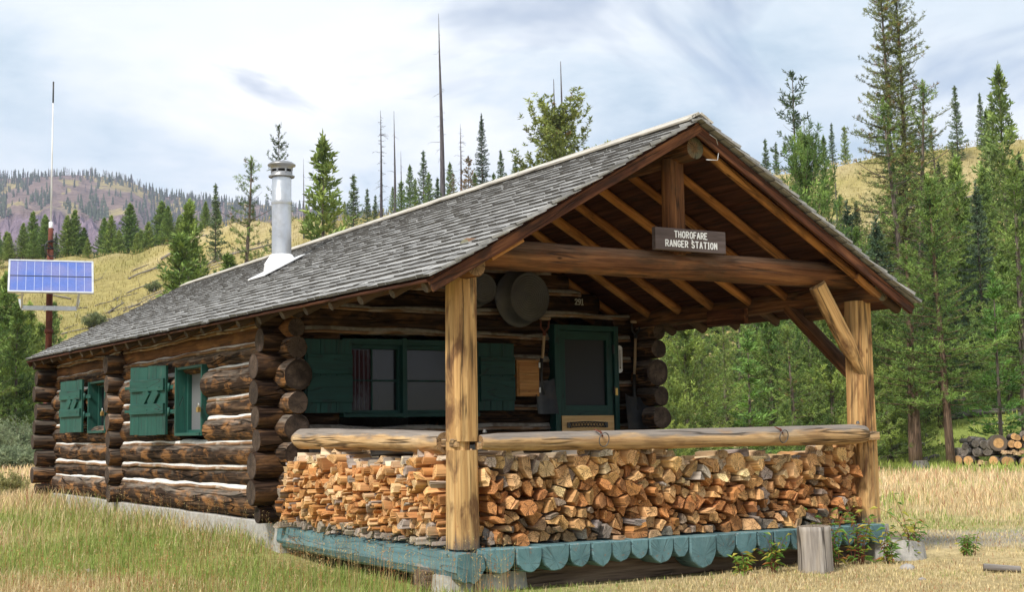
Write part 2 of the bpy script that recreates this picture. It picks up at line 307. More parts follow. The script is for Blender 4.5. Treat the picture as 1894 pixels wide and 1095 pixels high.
n=N('solar_cells'); tc=n.attr('gc').outputs['Vector']; M['cell']=n.fin(n.mix(.5,n.mix(n.ramp(n.noise(tc,2.2,3),[(.4,0.),(.6,1.)]),(.10,.16,.46),(.17,.19,.42)),n.ramp(n.noise(tc,40,2),[(.3,(.8,.8,.8)),(.7,(1.1,1.1,1.1))]),'MULTIPLY'),.22,0,.6)
M['cellline']=plain('cell_line',(.5,.54,.7),.4)
# shakes
n=N('roof_shake'); v=n.attr('gc').outputs['Vector']; g1=n.noise(n.vm('MULTIPLY',v,(5,38,38)),1,6,.75); b=n.noise(v,1.4,5,.6)
c=n.ramp(g1,[(.28,(.12,.115,.11)),(.5,(.34,.335,.325)),(.68,(.52,.51,.495))]); c=n.mix(1,c,n.attr('tint').outputs['Color'],'MULTIPLY'); c=n.mix(n.ramp(b,[(.52,0.),(.7,.5)]),c,(.13,.125,.115))
n.bump(g1,.7,.01); M['shake']=n.fin(c,.9,0,.2)
M['butt']=plain('shake_edge_shade',(.11,.105,.10),.95,ns=25,na=.6,bump=.3)  # shadow lines between shake courses put into the dark edge colour
M['ridge']=wood('ridge_board_wood',((.46,.42,.36),(.62,.58,.51),(.72,.68,.61)),crack=.5,fine=.3,knots=False,patch=(.30,.28,.27),pamt=.4)
# foliage
def foliage(name,tr=.35):
    n=N(name); a=n.attr('tint').outputs['Color']; oi=n.n('ShaderNodeObjectInfo'); hs=n.n('ShaderNodeHueSaturation'); n.l(a,hs.inputs['Color'])
    n.l(n.mt('MULTIPLY_ADD',oi.outputs['Random'],.3,.86),hs.inputs['Value']); n.l(n.mt('MULTIPLY_ADD',oi.outputs['Random'],-.03,.515),hs.inputs['Hue'])
    n.fin(hs.outputs[0],.6,0,.25); t=n.n('ShaderNodeBsdfTranslucent'); n.l(hs.outputs[0],t.inputs[0]); m=n.n('ShaderNodeMixShader'); m.inputs[0].default_value=tr
    n.l(n.b.outputs[0],m.inputs[1]); n.l(t.outputs[0],m.inputs[2]); n.l(m.outputs[0],n.out.inputs[0]); return n.m
M['needle']=foliage('conifer_needles',.14); M['grass']=foliage('grass_blades',.35); M['leaf']=foliage('leaves',.35)
M['snag']=wood('snag_wood',((.05,.045,.05),(.10,.09,.10),(.17,.155,.16)),crack=.6,fine=.3,rand=.2,knots=False)
M['bark']=wood('tree_bark',((.055,.042,.034),(.14,.11,.09),(.25,.21,.175)),crack=.7,fine=.7,knots=False,rand=.15,bump=1)
M['bark2']=wood('tree_bark_brown',((.06,.038,.026),(.15,.095,.065),(.25,.17,.12)),crack=.7,fine=.7,knots=False,rand=.1,bump=1)
M['rock']=plain('rock',(.33,.30,.28),.9,ns=9,na=.5,dirt=(.45,.43,.40),bump=.8)
HAZE=1.2e-4; EXPO=.4
# =================================================================== CABIN
WX0,WX1=-.08,4.2          # side wall centre lines
WY0,WY1=3.68,12.9         # front / back wall centre lines
RX=2.0
def ez(y): return 2.032+.11*(y+.28)/13.35
def qz(y): return 3.51-.06*(y+.28)/13.35
def roofpt(side,s,y,off=0.):
    x0=-.6 if side<0 else 4.56; x=x0+(RX-x0)*s; z=ez(y)+(qz(y)-ez(y))*s
    dx,dz=(RX-x0),(qz(y)-ez(y)); n=nrm((-dz*np.sign(dx),0,abs(dx))); return A(x,y,z)+n*off
def roofz(x,y): 
    x0=-.6 if x<RX else 4.56; return ez(y)+(qz(y)-ez(y))*(x-x0)/(RX-x0)
cabin=thing('log_cabin',(0,0,GZ),'dark brown log cabin with grey shake roof, green shutters and open front porch','cabin')
def P(name,g,m,parent=cabin,**k): return g.build(name,m,parent,**k)
WM=[M['wall'],M['wallend']]; UM=[M['upper'],M['wallend']]
# foundation
g=G(); plank(g,(-.11,3.5,-.2),(-.11,12.75,-.16),.2,.46,seg=20,wob=.03,c=.01); plank(g,(4.2,3.5,-.2),(4.2,12.8,-.16),.22,.46); plank(g,(-.2,12.8,-.2),(4.3,12.8,-.2),.22,.44)
P('foundation',g,M['concrete'])
# side walls
SB=[.045,.35,.562,.825,1.092,1.315,1.625,1.845,2.03,2.25]
H2=(5.76,6.69,.90,1.70); H1=(9.77,10.64,.965,1.69)
def wall(name,rows,mk,holes,a0,a1,breaks,label=None):
    g0=G(); root=None; parts=[]
    for i in range(len(rows)-1):
        z0,z1=rows[i],rows[i+1]; zc=(z0+z1)/2; r=(z1-z0)/2*.99
        cuts=[(h[0]-.0,h[1]+.0) for h in holes if h[2]<zc<h[3]]
        segs=[]
        lo=a0(zc,i); hi=a1(zc,i); pts=[lo]
        for b in breaks: pts.append(b)
        pts.append(hi); spans=list(zip(pts[:-1],pts[1:]))
        for (s,e) in spans:
            cur=s
            for c in sorted(cuts):
                if c[1]<=cur or c[0]>=e: continue
                if c[0]>cur: segs.append((cur,c[0]))
                cur=c[1]
            if cur<e: segs.append((cur,e))
        parts.append((i,zc,r,segs))
    return parts
def chink_line(g,gp,mk,z,s,e,out,thick=.03,pole=True):
    n=max(3,int((e-s)/.12)); ph=R(0,6); V=[];F=[];C=[]
    for i in range(n+1):
        t=s+(e-s)*i/n; w=thick*(1+.35*math.sin(t*2.3+ph)+.25*math.sin(t*7+ph*2)+R(-.15,.15)); dz=.008*math.sin(t*1.9+ph)+.005*math.sin(t*6.1)
        for a,(o,q) in enumerate(((-.06,-1.6),(.025,-1.35),(.05,-.5),(.046,.5),(.02,1.3),(-.06,1.5))):
            V.append(mk(t,z+dz+q*w,out+o)); C.append((t,q*w,o))
    for i in range(n):
        for a in range(5): F.append([i*6+a,i*6+a+1,(i+1)*6+a+1,(i+1)*6+a])
    g.add(V,F,0,True,C)
    if pole:
        pts=[]
        for i in range(n+1):
            t=s+(e-s)*i/n; dz=.008*math.sin(t*1.9+ph)+.005*math.sin(t*6.1); pts.append(mk(t,z+dz-thick*1.15+R(-.003,.003),out+.045))
        tube(gp,pts,.019,7)
mk_side=lambda t,z,o: A(WX0-o,t,z)
mk_right=lambda t,z,o: A(WX1+o,t,z)
mk_front=lambda t,z,o: A(t,WY0-o,z)
PT=[9.2]
# west (visible) side wall
gm=G(); gp=G(); lg=[]
parts=wall('side_wall',SB,None,[H1,H2],lambda z,i:3.40 if z<2.02 else 3.4,lambda z,i:13.1,PT)
side=None
gm2=G()
for i in range(1,len(SB)-1):
    z=SB[i]
    for (s,e) in ((3.80,9.12),(9.3,12.8)):
        cur=s
        for h in sorted([H2,H1]):
            if h[2]-.03<z<h[3]+.02 and h[0]>s-1 and h[1]<e+1:
                chink_line(gm,gp,mk_side,z,cur,h[0]-.02,.04,.022 if i<7 else .015); cur=h[1]+.02
        chink_line(gm,gp,mk_side,z,cur,e,.04,.022 if i<7 else .015)
sidew=P('side_wall',gm,M['mortar']); P('chinking_pole',gp,M['pole'],sidew)
for (i,zc,r,segs) in parts:
    for (s,e) in segs:
        g=G(); jog=0 if s<9 else .02*(-1)**i
        m=UM if i>=7 else WM
        log(g,(WX0+R(-.012,.012),s+(R(-.05,.04) if s<4 else .0),zc+(jog if s>9 else 0)),(WX0+R(-.012,.012),e,zc+(jog if s>9 else 0)),r*1.04,r*R(.97,1.08),bend=(R(-.012,.012),R(-.006,.006)),wob=.055)
        P('log',g,m,sidew)
# dark notch blocks behind joints
# east side wall (seen from the porch end)
gm=G()
plank(gm,(WX1,3.7,1.1),(WX1,12.8,1.1),.06,2.1)
eastw=P('side_wall',gm,M['mortar'])
for i in range(len(SB)-1):
    zc=(SB[i]+SB[i+1])/2+.06; r=(SB[i+1]-SB[i])/2
    g=G(); log(g,(WX1+.04,3.26+R(-.06,.06),zc),(WX1,13.1,zc),r*1.0,r*.95,bend=(R(-.01,.01),0),wob=.06,seg=24); P('log',g,WM,eastw)
# front wall : rows and gable
FB=[.03,.20,.46,.72,.95,1.175,1.435,1.695,1.945,2.19,2.43,2.66,2.88,3.09,3.28]
WIN=(.46,2.02,1.06,1.85); DOOR=(2.98,3.85,-.1,2.07)
def fa0(z,i):
    if z<2.15: return -.37+R(-.05,.05)+(.0 if z>.6 else -.04)
    return -.6+(z+.16-2.03)/.569+.12
def fa1(z,i):
    if z<2.15: return 4.45
    return 4.56-(z+.16-2.03)/.577-.12
parts=wall('front_wall',FB,None,[WIN,DOOR],fa0,fa1,[])
gm=G(); gp=G()
for i in range(1,len(FB)-1):
    z=FB[i]; s,e=.0,4.1
    if z>2.2: s=-.6+(z+.14-2.03)/.569+.2; e=4.56-(z+.14-2.03)/.577-.2
    cur=s
    for h in (WIN,DOOR):
        if h[2]<z<h[3]+.01: chink_line(gm,gp,mk_front,z,cur,h[0],.05,.024); cur=h[1]
    chink_line(gm,gp,mk_front,z,cur,e,.05,.024)
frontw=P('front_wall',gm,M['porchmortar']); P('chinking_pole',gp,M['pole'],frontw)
for (i,zc,r,segs) in parts:
    for (s,e) in segs:
        if e-s<.1: continue
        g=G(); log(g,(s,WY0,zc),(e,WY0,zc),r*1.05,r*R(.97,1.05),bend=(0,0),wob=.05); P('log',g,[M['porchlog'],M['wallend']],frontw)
# back wall and partition tails
gm=G(); plank(gm,(-.05,WY1,1.1),(4.2,WY1,1.1),.06,2.2); backw=P('back_wall',gm,M['mortar'])
for i in range(len(FB)-2):
    z0,z1=FB[i],FB[i+1]; zc=(z0+z1)/2+.02; r=(z1-z0)/2
    if zc<2.1: a,b=-.46+R(-.05,.04),4.5
    else: a,b=fa0(zc,0),fa1(zc,0)
    g=G(); log(g,(a,WY1,zc),(b,WY1,zc),r*.98,r*.95,wob=.06,seg=20); P('log',g,WM,backw)
gm=G(); plank(gm,(.05,9.2,1.1),(4.1,9.2,1.1),.06,2.1); parw=P('partition_wall',gm,M['mortar'])
PZ=[.17,.40,.64,.87,1.10,1.34,1.60,1.86]
for i,z in enumerate(PZ):
    g=G(); log(g,(-.36+R(-.04,.04)-(.03 if i==7 else 0),9.2,z),(.6,9.2,z),.118 if i<7 else .135,.12,wob=.05,n=(18 if i!=7 else 7)); P('log',g,WM,parw)
# interior floor and ceiling darkness is real: floor boards
g=G(); 
for k in range(16): plank(g,(.0+k*.262+.1,3.75,-.03),(.0+k*.262+.1,12.8,-.03),.255,.03)
P('floor',g,M['sill'])
# ---------------------------------------------------------------- plates, ridge, beam, king post
BM=[M['beam'],M['beamend']]
g=G(); log(g,(-.12,-.2,2.145),(-.10,13.0,2.24),.095,.09,wob=.05,bend=(0,0)); P('roof_plate',g,BM)
g=G(); log(g,(4.2,-.19,2.125),(4.18,13.0,2.22),.10,.095,wob=.06); log(g,(4.2,.06,2.0),(4.19,.75,2.0),.085,.08,wob=.06); P('roof_plate',g,BM)
g=G(); log(g,(2.04,-.2,3.255),(2.0,13.0,3.2),.098,.1,wob=.05); P('ridge_log',g,BM)
g=G(); log(g,(-.05,.10,2.27),(4.22,.10,2.275),.118,.12,wob=.045,bend=(0,.012)); P('tie_beam',g,BM)
g=G(); log(g,(2.02,.09,2.36),(2.02,.09,3.2),.105,.095,wob=.04,n=14); P('king_post',g,BM)
# ---------------------------------------------------------------- rafters
ys=[-.12+.56*k for k in range(24)]
for side in (-1,1):
    for k,y in enumerate(ys):
        g=G(); p0=roofpt(side,-.0+.012,y,-.105); p1=roofpt(side,.965,y,-.115)
        rr=.047+R(-.006,.006); log(g,p0+A(0,R(-.04,.04),0),p1,rr,rr*.95,n=10,wob=.07,seg=6,bend=(0,R(-.01,.01)),rnd=.006); P('rafter',g,[M['rafter'],M['rafterend']])
# sheathing
for side in (-1,1):
    g=G(); s=0; Ls=2.95
    while s<.985:
        w=R(.13,.2)/Ls; e=min(s+w,.99); m=(s+e)/2
        a=roofpt(side,m,-.26,-.048); b=roofpt(side,m,13.05,-.048); x0=-.6 if side<0 else 4.56
        up=nrm((-(1.48)*side*-1*-1 if side<0 else 1.48,0,2.6)) if False else nrm(np.cross(b-a,roofpt(side,.9,0)-roofpt(side,.1,0)))
        if up[2]<0: up=-up
        plank(g,a,b,(e-s)*Ls*.985,.022,up=up); s=e
    P('roof_boards',g,M['sheath'])
# shakes
for side in (-1,1):
    Ls=np.linalg.norm(roofpt(side,1,0)-roofpt(side,0,0)); ncou=24; V=[];F=[];C=[];K=[]; nn=0
    d=(roofpt(side,1,0)-roofpt(side,0,0))/Ls
    for c in range(ncou):
        y=-.34+R(-.1,0); s0=c/ncou; ph=R(0,6); cof=R(.85,1.1)
        while y<13.1:
            w=R(.09,.21); gap=R(.001,.005); ya,yb=max(y,-.34+R(-.015,.015)),min(y+w-gap,13.1+R(-.02,.02))
            if yb-ya>.03:
                ln=min(.30,(1-s0)*Ls+.0)+0*R(0,1); ln=max(ln,.06); th=R(.017,.026); j=R(-.004,.004)+.007*math.sin(y*.6+ph)+(R(-.02,-.03) if R(0,1)<.04 else 0)
                lift=R(0,.006); cup=R(-.003,.003)
                t0=s0+j/Ls; t1=t0+ln/Ls
                bb=R(-.008,.008)
                pts=[]
                for (yy,t,b_,q) in ((ya,t0,0,0),(yb,t0+bb/Ls,0,0),(yb,t1,-.022,0),(ya,t1,-.022,0),(ya,t0,1,th),(yb,t0+bb/Ls,1,th),(yb,t1,-.022+.006,0),(ya,t1,-.022+.006,0)):
                    off=(-.020+(b_ if abs(b_)<.5 else 0)+q+(lift if b_==1 else 0)); pts.append(roofpt(side,t,yy,off+.006))
                V+=pts; n0=nn; f=[[0,1,2,3],[7,6,5,4],[0,4,5,1],[1,5,6,2],[3,7,4,0],[2,6,7,3]]
                if side<0: f=[q[::-1] for q in f]
                F+=[[i+n0 for i in q] for q in f]; o=R(0,40); C+=[(t*3+o,yy_*1.,0) for (t,yy_) in ((0,0),(0,w),(.1,w),(.1,0))*2]
                tn=(R(.84,1.1) if R(0,1)<.93 else R(.45,.7))*cof; K+=[(tn,tn,tn)]*8; nn+=8
            y+=w
    g=G(); g.V=[np.array(V)]; g.F=F; g.M=[0,0,1,1,0,1]*(len(F)//6); g.S=[False]*len(F); g.C=[np.array(C)]; g.K=[np.array(K)]; g.n=nn
    P('shake_roofing',g,[M['shake'],M['butt']])
# ridge boards
g=G()
for side in (-1,1):
    y=-.33
    while y<13.08:
        L=min(R(2.2,3.2),13.1-y); 
        a=roofpt(side,.975,y,.018);b=roofpt(side,.975,y+L-.006,.018); up=nrm(np.cross(b-a,roofpt(side,.9,y)-roofpt(side,.1,y))); up=up if up[2]>0 else -up
        plank(g,a,b,.15,.02,up=up,seg=4,wob=.01); y+=L
P('ridge_boards',g,M['ridge'])
# rake boards
for side in (-1,1):
    for yy in (-.27,13.06):
        g=G(); plank(g,roofpt(side,.004,yy,-.10),roofpt(side,.995,yy,-.10),.035,.085,up=nrm(roofpt(side,.5,0,1)-roofpt(side,.5,0)),seg=8,wob=.03)
        P('rake_board',g,M['fascia'])
    g=G(); plank(g,roofpt(side,.02,-.245,-.055),roofpt(side,.62,-.245,-.055),.03,.03,up=nrm(roofpt(side,.5,0,1)-roofpt(side,.5,0)),wob=.08,seg=6)
    P('rake_trim',g,M['rafter'])
g=G(); plank(g,roofpt(-1,.20,-.22,-.145),roofpt(-1,.31,-.22,-.145),.05,.055,up=(0,0,1)); P('beam_block',g,M['rafter'])
g=G(); plank(g,roofpt(1,.12,-.18,-.16),roofpt(1,.23,-.18,-.15),.05,.055,up=(0,0,1)); P('beam_block',g,M['rafter'])
g=G(); plank(g,(4.08,1.55,2.03),(4.08,2.15,2.05),.05,.16); P('beam_block',g,M['fascia'])
# ---------------------------------------------------------------- porch posts
PM=[M['post'],M['post']]
def postpoly(w,d,r=.045):
    return [(w/2,-d/2+r),(w/2+.006,0),(w/2,d/2-r),(w/2-r,d/2),(0,d/2+.008),(-w/2+r,d/2),(-w/2,d/2-r),(-w/2-.006,0),(-w/2,-d/2+r),(-w/2+r,-d/2),(0,-d/2-.012),(w/2-r,-d/2)]
g=G(); cx,cy=-.095,.085
sweep(g,(cx-.005,cy,.0),(cx-.005,cy,.745),postpoly(.205,.205,.03),up=(0,1,0),seg=8,wob=.03,sm=False,s0=1.03)
sweep(g,(cx-.035,cy+.01,.745),(cx-.035,cy+.01,.81),postpoly(.14,.17,.02),up=(0,1,0),seg=1)
sweep(g,(cx-.005,cy,.81),(cx,cy,2.09),postpoly(.20,.205,.03),up=(0,1,0),seg=10,wob=.03,s1=.97)
P('porch_post',g,PM)
g=G(); sweep(g,(4.175,.11,0),(4.175,.10,2.05),postpoly(.225,.225,.035),up=(0,1,0),seg=12,wob=.03,s0=1.05,s1=.86); P('porch_post',g,PM)
g=G(); plank(g,(4.03,-.03,.79),(4.24,-.03,.795),.05,.075,wob=.04,seg=2); P('rail_tenon',g,M['rail'])
g=G(); sweep(g,(3.60,.02,2.17),(4.19,.035,1.28),circ(.085,12,.9),up=(0,1,0),seg=10,wob=.05,sm=True,prof=lambda t:1 if t<.6 else 1-(t-.6)*1.6); P('knee_brace',g,PM)
g=G(); sweep(g,(4.17,1.0,2.07),(4.17,.2,1.38),circ(.07,12),up=(1,0,0),seg=6,wob=.05,sm=True); P('knee_brace',g,[M['beam'],M['beam']])
# rails
RM=[M['rail'],M['railend']]
rprof=lambda t: min(1,.55+((1-t)*14)**.5*.6,) if t>.93 else 1
g=G(); log(g,(.0,-.02,.806),(4.06,-.045,.812),.070,.093,wob=.045,seg=26,prof=lambda t:(min(1,.82+t*8) if t<.03 else (math.sqrt(max(.05,1-((t-.985)/.015)**2*.5)) if t>.985 else 1)),bend=(0,-.006))
plank(g,(-.02,-.01,.775),(.06,-.015,.78),.06,.055); railf=P('porch_rail',g,RM)
g=G(); log(g,(-.10,3.36,.845),(-.14,.27,.805),.098,.088,wob=.04,seg=22,bend=(0,.01),prof=lambda t: math.sqrt(max(.06,1-((.03-t)/.03)**2*.8)) if t<.03 else 1)
plank(g,(-.15,.28,.80),(-.195,-.0,.80),.05,.06); P('porch_rail',g,RM)
for x in (1.055,2.965):
    g=G(); tube(g,[(x,-.115,.875),(x+.004,-.128,.85),(x+.012,-.135,.83)],.007,6); plank(g,(x-.02,-.07,.888),(x+.005,-.13,.862),.02,.006,up=(0,-.5,1)); 
    P('hook',g,M['rust'],railf)
    g=G(); tube(g,[(x+.02+.047*math.cos(t),-.14-.012*math.sin(t),.805+.055*math.sin(t)) for t in np.linspace(0,2*math.pi,28,endpoint=False)],.0045,6,closed=True); P('tie_ring',g,M['galv'],railf)
for (x,y,z) in ((.055,-.0,.885),(3.99,-.03,.915)):
    g=G(); lathe(g,[(0,.018),(.012,.016),(.013,.004),(.018,0),(.018,-.01)],(x,y,z),n=8); P('bolt',g,M['galv'],railf)
# ---------------------------------------------------------------- deck of hewn logs
bx_=[-.045,.227,.46,.724,.928,1.12,1.316,1.488,1.735,1.897,2.177,2.393,2.631,2.813,3.0,3.2,3.42,3.62,3.80,3.98,4.17]
bz_=[-.19,-.192,-.199,-.181,-.19,-.163,-.153,-.2,-.165,-.262,-.192,-.188,-.173,-.176,-.18,-.17,-.2,-.17,-.19,-.18]
TM=[M['teal'],M['tealend']]
def hewn(w,dep,n=13,jag=0):
    sh=dep*.35; pts=[(-w/2,0),(w/2,0),(w/2,-sh)]
    for i in range(1,n): 
        t=math.pi*i/n; pts.append((w/2*math.cos(t)*(1+R(-.03,.03)),-sh-(dep-sh)*math.sin(t)*(1+R(-.05,.03))))
    pts.append((-w/2,-sh)); return [(a,b+dep/2) for a,b in pts][::-1]
for i in range(20):
    a,b=bx_[i],bx_[i+1]; w=b-a-.008; g=G(); yo=-.15+R(-.018,.012); z=R(-.004,.003)
    sweep(g,((a+b)/2,yo,bz_[i]/2+z),((a+b)/2,3.52,bz_[i]/2+z),hewn(w,-bz_[i]+.0),up=(0,0,1),seg=3,mi=0,mie=1,rnd=.008); P('deck_log',g,TM)
g=G(); sweep(g,(-.17,-.16,-.115),(-.10,3.55,-.085),[(-.125,-.04),(-.11,.09),(.0,.10),(.11,.085),(.125,-.02),(.06,-.10),(.02,-.13),(-.01,-.11),(-.06,-.12),(-.10,-.095)],seg=16,wob=.035,mi=0,mie=1); P('deck_log',g,TM)
g=G(); plank(g,(-.35+.0,.32,-.245),(4.25,.32,-.245),.2,.16,wob=.03,seg=10); P('sill_beam',g,M['sill'])
g=G(); plank(g,(.4,.12,-.25),(4.1,.12,-.23),.1,.17,wob=.04,seg=8); P('sill_beam',g,M['sill'])
g=G()
for (x,y,s,h) in ((-.18,.10,.17,.13),(.12,.05,.16,.13),(.33,.10,.12,.12)):
    sweep(g,(x,y,GZ-.05),(x,y,-.19),circ(s,12,.85),up=(0,1,0),seg=4,wob=.12,s0=1.1,s1=.95,sm=True)
P('concrete_pier',g,M['concrete'])
g=G(); sweep(g,(4.18,.02,GZ-.05),(4.18,.05,-.02),rect(.2,.3,.03),up=(0,1,0),seg=4,wob=.06); sweep(g,(4.30,-.20,GZ-.05),(4.33,-.18,-.17),circ(.26,10,.7),up=(0,1,0),seg=3,wob=.12,s1=.9,sm=True); P('concrete_pier',g,M['concrete'])
# ---------------------------------------------------------------- front window with shutters
fo=(0,3.50,0); fu=(1,0,0); fw=(0,-1,0)
def wpart(name,boxes,m,parent,o=fo,u=fu,w=fw,**k):
    g=G()
    for b in boxes: fbox(g,o,u,w,*b[:6],vert=(b[6] if len(b)>6 else True))
    return g.build(name,m,parent,**k)
win=wpart('window_frame',[(.455,2.03,1.79,1.85,-.12,.02,False),(.455,2.03,1.055,1.095,-.12,.03,False),(.46,.535,1.09,1.80,-.12,.012),(1.118,1.168,1.045,1.862,-.12,.032),(1.96,2.03,1.09,1.80,-.12,.012)],M['greenshade'],cabin)
wpart('sash',[(.535,.57,1.095,1.79,-.10,-.03),(1.09,1.118,1.095,1.79,-.10,-.03),(1.168,1.20,1.095,1.79,-.10,-.03),(1.93,1.96,1.095,1.79,-.10,-.03),(.57,1.09,1.75,1.79,-.10,-.03,False),(.57,1.09,1.095,1.125,-.10,-.03,False),(1.20,1.93,1.75,1.79,-.10,-.03,False),(1.20,1.93,1.095,1.125,-.10,-.03,False),(.57,1.09,1.42,1.437,-.10,-.05,False),(1.20,1.93,1.42,1.437,-.10,-.05,False),(.80,.815,1.125,1.75,-.10,-.05)],M['greenshade'],win)
wpart('pane',[(.57,1.09,1.125,1.75,-.085,-.08)],M['glass'],win); wpart('pane',[(1.20,1.93,1.125,1.75,-.085,-.08)],M['glass'],win)
# curtain close behind the left pane
g=G(); V=[];F=[]
for i in range(25):
    x=.57+.26*i/24; yy=3.50+.077+.004*math.sin(i*1.4); 
    V+= [(x,yy,1.13),(x,yy,1.74)]
for i in range(24): F.append([2*i,2*i+2,2*i+3,2*i+1])
g.add(V,F,0,True); g.build('curtain',M['curtain'],win)
def shutter(o,u,w,W,z0,z1,parent,diag=True,hf=1,nb=4,th=.035,bat=True,straps=True):
    g=G(); x=0
    for k in range(nb):
        fbox(g,o,u,w,x+.002,x+W/nb-.002,z0+R(-.006,.006),z1+R(-.006,.006),-th/2,th/2,wob=.004); x+=W/nb
    sh=g.build('shutter',M['green'],parent)
    H=z1-z0; b1=z0+H*.66; b0=z0+H*.30
    if bat:
        g=G(); fbox(g,o,u,w,.01,W-.04,b1-.02,b1+H*.15,th/2,th/2+.03,vert=False); fbox(g,o,u,w,.01,W-.04,b0-.0,b0+H*.15,th/2,th/2+.03,vert=False)
        g.build('batten',M['green'],sh)
    if diag:
        g=G(); u_=A(*u);w_=A(*w);o_=A(*o); c=th/2+.014
        za,zb=b0+H*.15,b1-.02
        for (xa,xb) in ((.40,.20),(.66,.46)):
            a=o_+u_*(W*xa)+w_*c+A(0,0,za-.01); b=o_+u_*(W*xb)+w_*c+A(0,0,zb+.01); plank(g,a,b,.028,W*.15,up=nrm(np.cross(w_,b-a)))
        g.build('brace',M['green'],sh)
    if straps:
        g=G()
        for zz in (b1+H*.03,b0+H*.07):
            for q in (.12,.45):
                a=A(*o)+A(*u)*W*q+A(*w)*(th/2+.032)+A(0,0,zz); lathe(g,[(0,.008),(.008,.006),(.01,0)],a,axis=w,n=7)
        g.build('bolt',M['green'],sh)
    return sh
# front shutters: wide boards lying flat, horizontal battens
def fshutter(x0,x1,z0,z1):
    W=x1-x0; g=G()
    for k in range(3): fbox(g,(x0,3.455,0),fu,fw,W*k/3+.002,W*(k+1)/3-.002,z0,z1,-.02,.02)
    sh=g.build('shutter',M['greenshade'],win); g=G()
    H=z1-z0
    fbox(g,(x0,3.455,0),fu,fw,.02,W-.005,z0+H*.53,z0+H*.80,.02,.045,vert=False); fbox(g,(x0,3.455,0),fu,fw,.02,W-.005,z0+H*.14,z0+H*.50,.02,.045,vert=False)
    g.build('batten',M['greenshade'],sh)
fshutter(.02,.53,1.10,1.83); fshutter(1.99,2.44,1.115,1.83)
# ---------------------------------------------------------------- side windows with shutters
def sidewin(h,screen,th,hinge,lock):
    y0,y1,z0,z1=h; o=(WX0-.12,0,0); u=(0,1,0); w=(-1,0,0)
    f=wpart('window_frame',[(y0,y0+.035,z0,z1,-.15,.035),(y1-.035,y1,z0,z1,-.15,.045),(y0+.035,y1-.035,z1-.03,z1,-.15,.03,False),(y0+.035,y1-.035,z0,z0+.035,-.15,.05,False)],M['green'],cabin,o,u,w)
    wpart('sash',[(y0+.035,y0+.07,z0+.035,z1-.03,-.14,-.10),(y1-.08,y1-.035,z0+.035,z1-.03,-.14,-.09),(y0+.07,y1-.08,z1-.07,z1-.03,-.14,-.10,False),(y0+.07,y1-.08,z0+.035,z0+.07,-.14,-.10,False),(y0+.30,y0+.33,z0+.07,z1-.07,-.14,-.11)],M['green'],f,o,u,w)
    wpart('pane',[(y0+.05,y1-.1,z0+.07,z1-.07,-.135,-.13)],M['greyscreen'] if screen else M['glass'],f,o,u,w)
    t=math.radians(th); d=A(-math.sin(t),math.cos(t),0); nn_=A(-math.cos(t),-math.sin(t),0)
    so=A(WX0-.12-.09,hinge,0)
    sh=shutter(so,d,nn_,.86 if screen else .84,z0+.02,z1+.04,f)
    for zz in (z0+(z1-z0)*.36,z0+(z1-z0)*.72):
        g=G(); plank(g,so+A(.07,-.16,zz),so+A(-.03,.12,zz),.012,.05,up=(0,0,1)); tube(g,[so+A(.01,-.04,zz-.05),so+A(.01,-.04,zz+.05)],.016,8)
        g.build('hinge',M['green'],sh)
        if screen: g=G(); plank(g,so+d*.83+nn_*.0+A(0,0,zz+.02),so+d*1.02+nn_*.0+A(0,0,zz+.02),.012,.035); g.build('hasp',M['green'],sh)
    g=G(); yy=y0-.005; x=WX0-.19; z=z0+(z1-z0)*.36
    plank(g,(x,yy-.03,z),(x,yy+.03,z-.0),.035,.055,mi=0); tube(g,[(x,yy-.015,z+.02),(x,yy-.015,z+.06),(x,yy,z+.075),(x,yy+.015,z+.06),(x,yy+.015,z+.02)],.006,6,mi=1)
    g.build('padlock',[M['brass'],M['steel']],f)
sidewin(H2,True,12,6.84,1); sidewin(H1,False,7,10.72,1)
# ---------------------------------------------------------------- door
door=wpart('door_frame',[(2.985,3.05,0,2.06,-.1,.03),(3.79,3.85,0,2.06,-.1,.03),(3.05,3.79,2.0,2.06,-.1,.03,False)],M['greenshade'],cabin)
dl=wpart('door',[(3.055,3.14,0.02,1.995,-.06,.0),(3.70,3.785,0.02,1.995,-.06,.0),(3.14,3.70,1.90,1.995,-.06,.0,False),(3.14,3.70,1.05,1.17,-.06,.0,False),(3.14,3.70,.02,.2,-.06,.0,False),(3.14,3.70,.2,1.05,-.05,-.03)],M['greenshade'],door)
wpart('screen',[(3.15,3.69,1.17,1.90,-.04,-.032)],M['screen'],dl)
kp=wpart('kick_panel',[(3.075,3.775,.25,1.055,.002,.016,False)],M['tan'],dl)
g=G(); z0,z1=.925,.975
for zz in (z0,z1): tube(g,[(3.17+.48*i/12,3.47,zz+.012*math.sin(math.pi*i/12)) for i in range(13)],.006,6)
for i in range(12):
    tube(g,[(3.17+.48*i/12,3.468,z0),(3.17+.48*(i+1)/12,3.468,z1+.01)],.004,4); tube(g,[(3.17+.48*(i+1)/12,3.466,z0),(3.17+.48*i/12,3.466,z1+.01)],.004,4)
for x in (3.16,3.66): plank(g,(x-.02,3.475,.95),(x+.02,3.475,.95),.012,.06)
g.build('grille',M['black'],kp)
wpart('latch',[(3.785,3.82,1.28,1.36,.03,.045)],M['brass'],dl)
wpart('hinge',[(3.775,3.79,1.75,1.85,.0,.035)],M['black'],dl); wpart('hinge',[(3.775,3.79,1.30,1.38,.0,.035)],M['black'],dl)
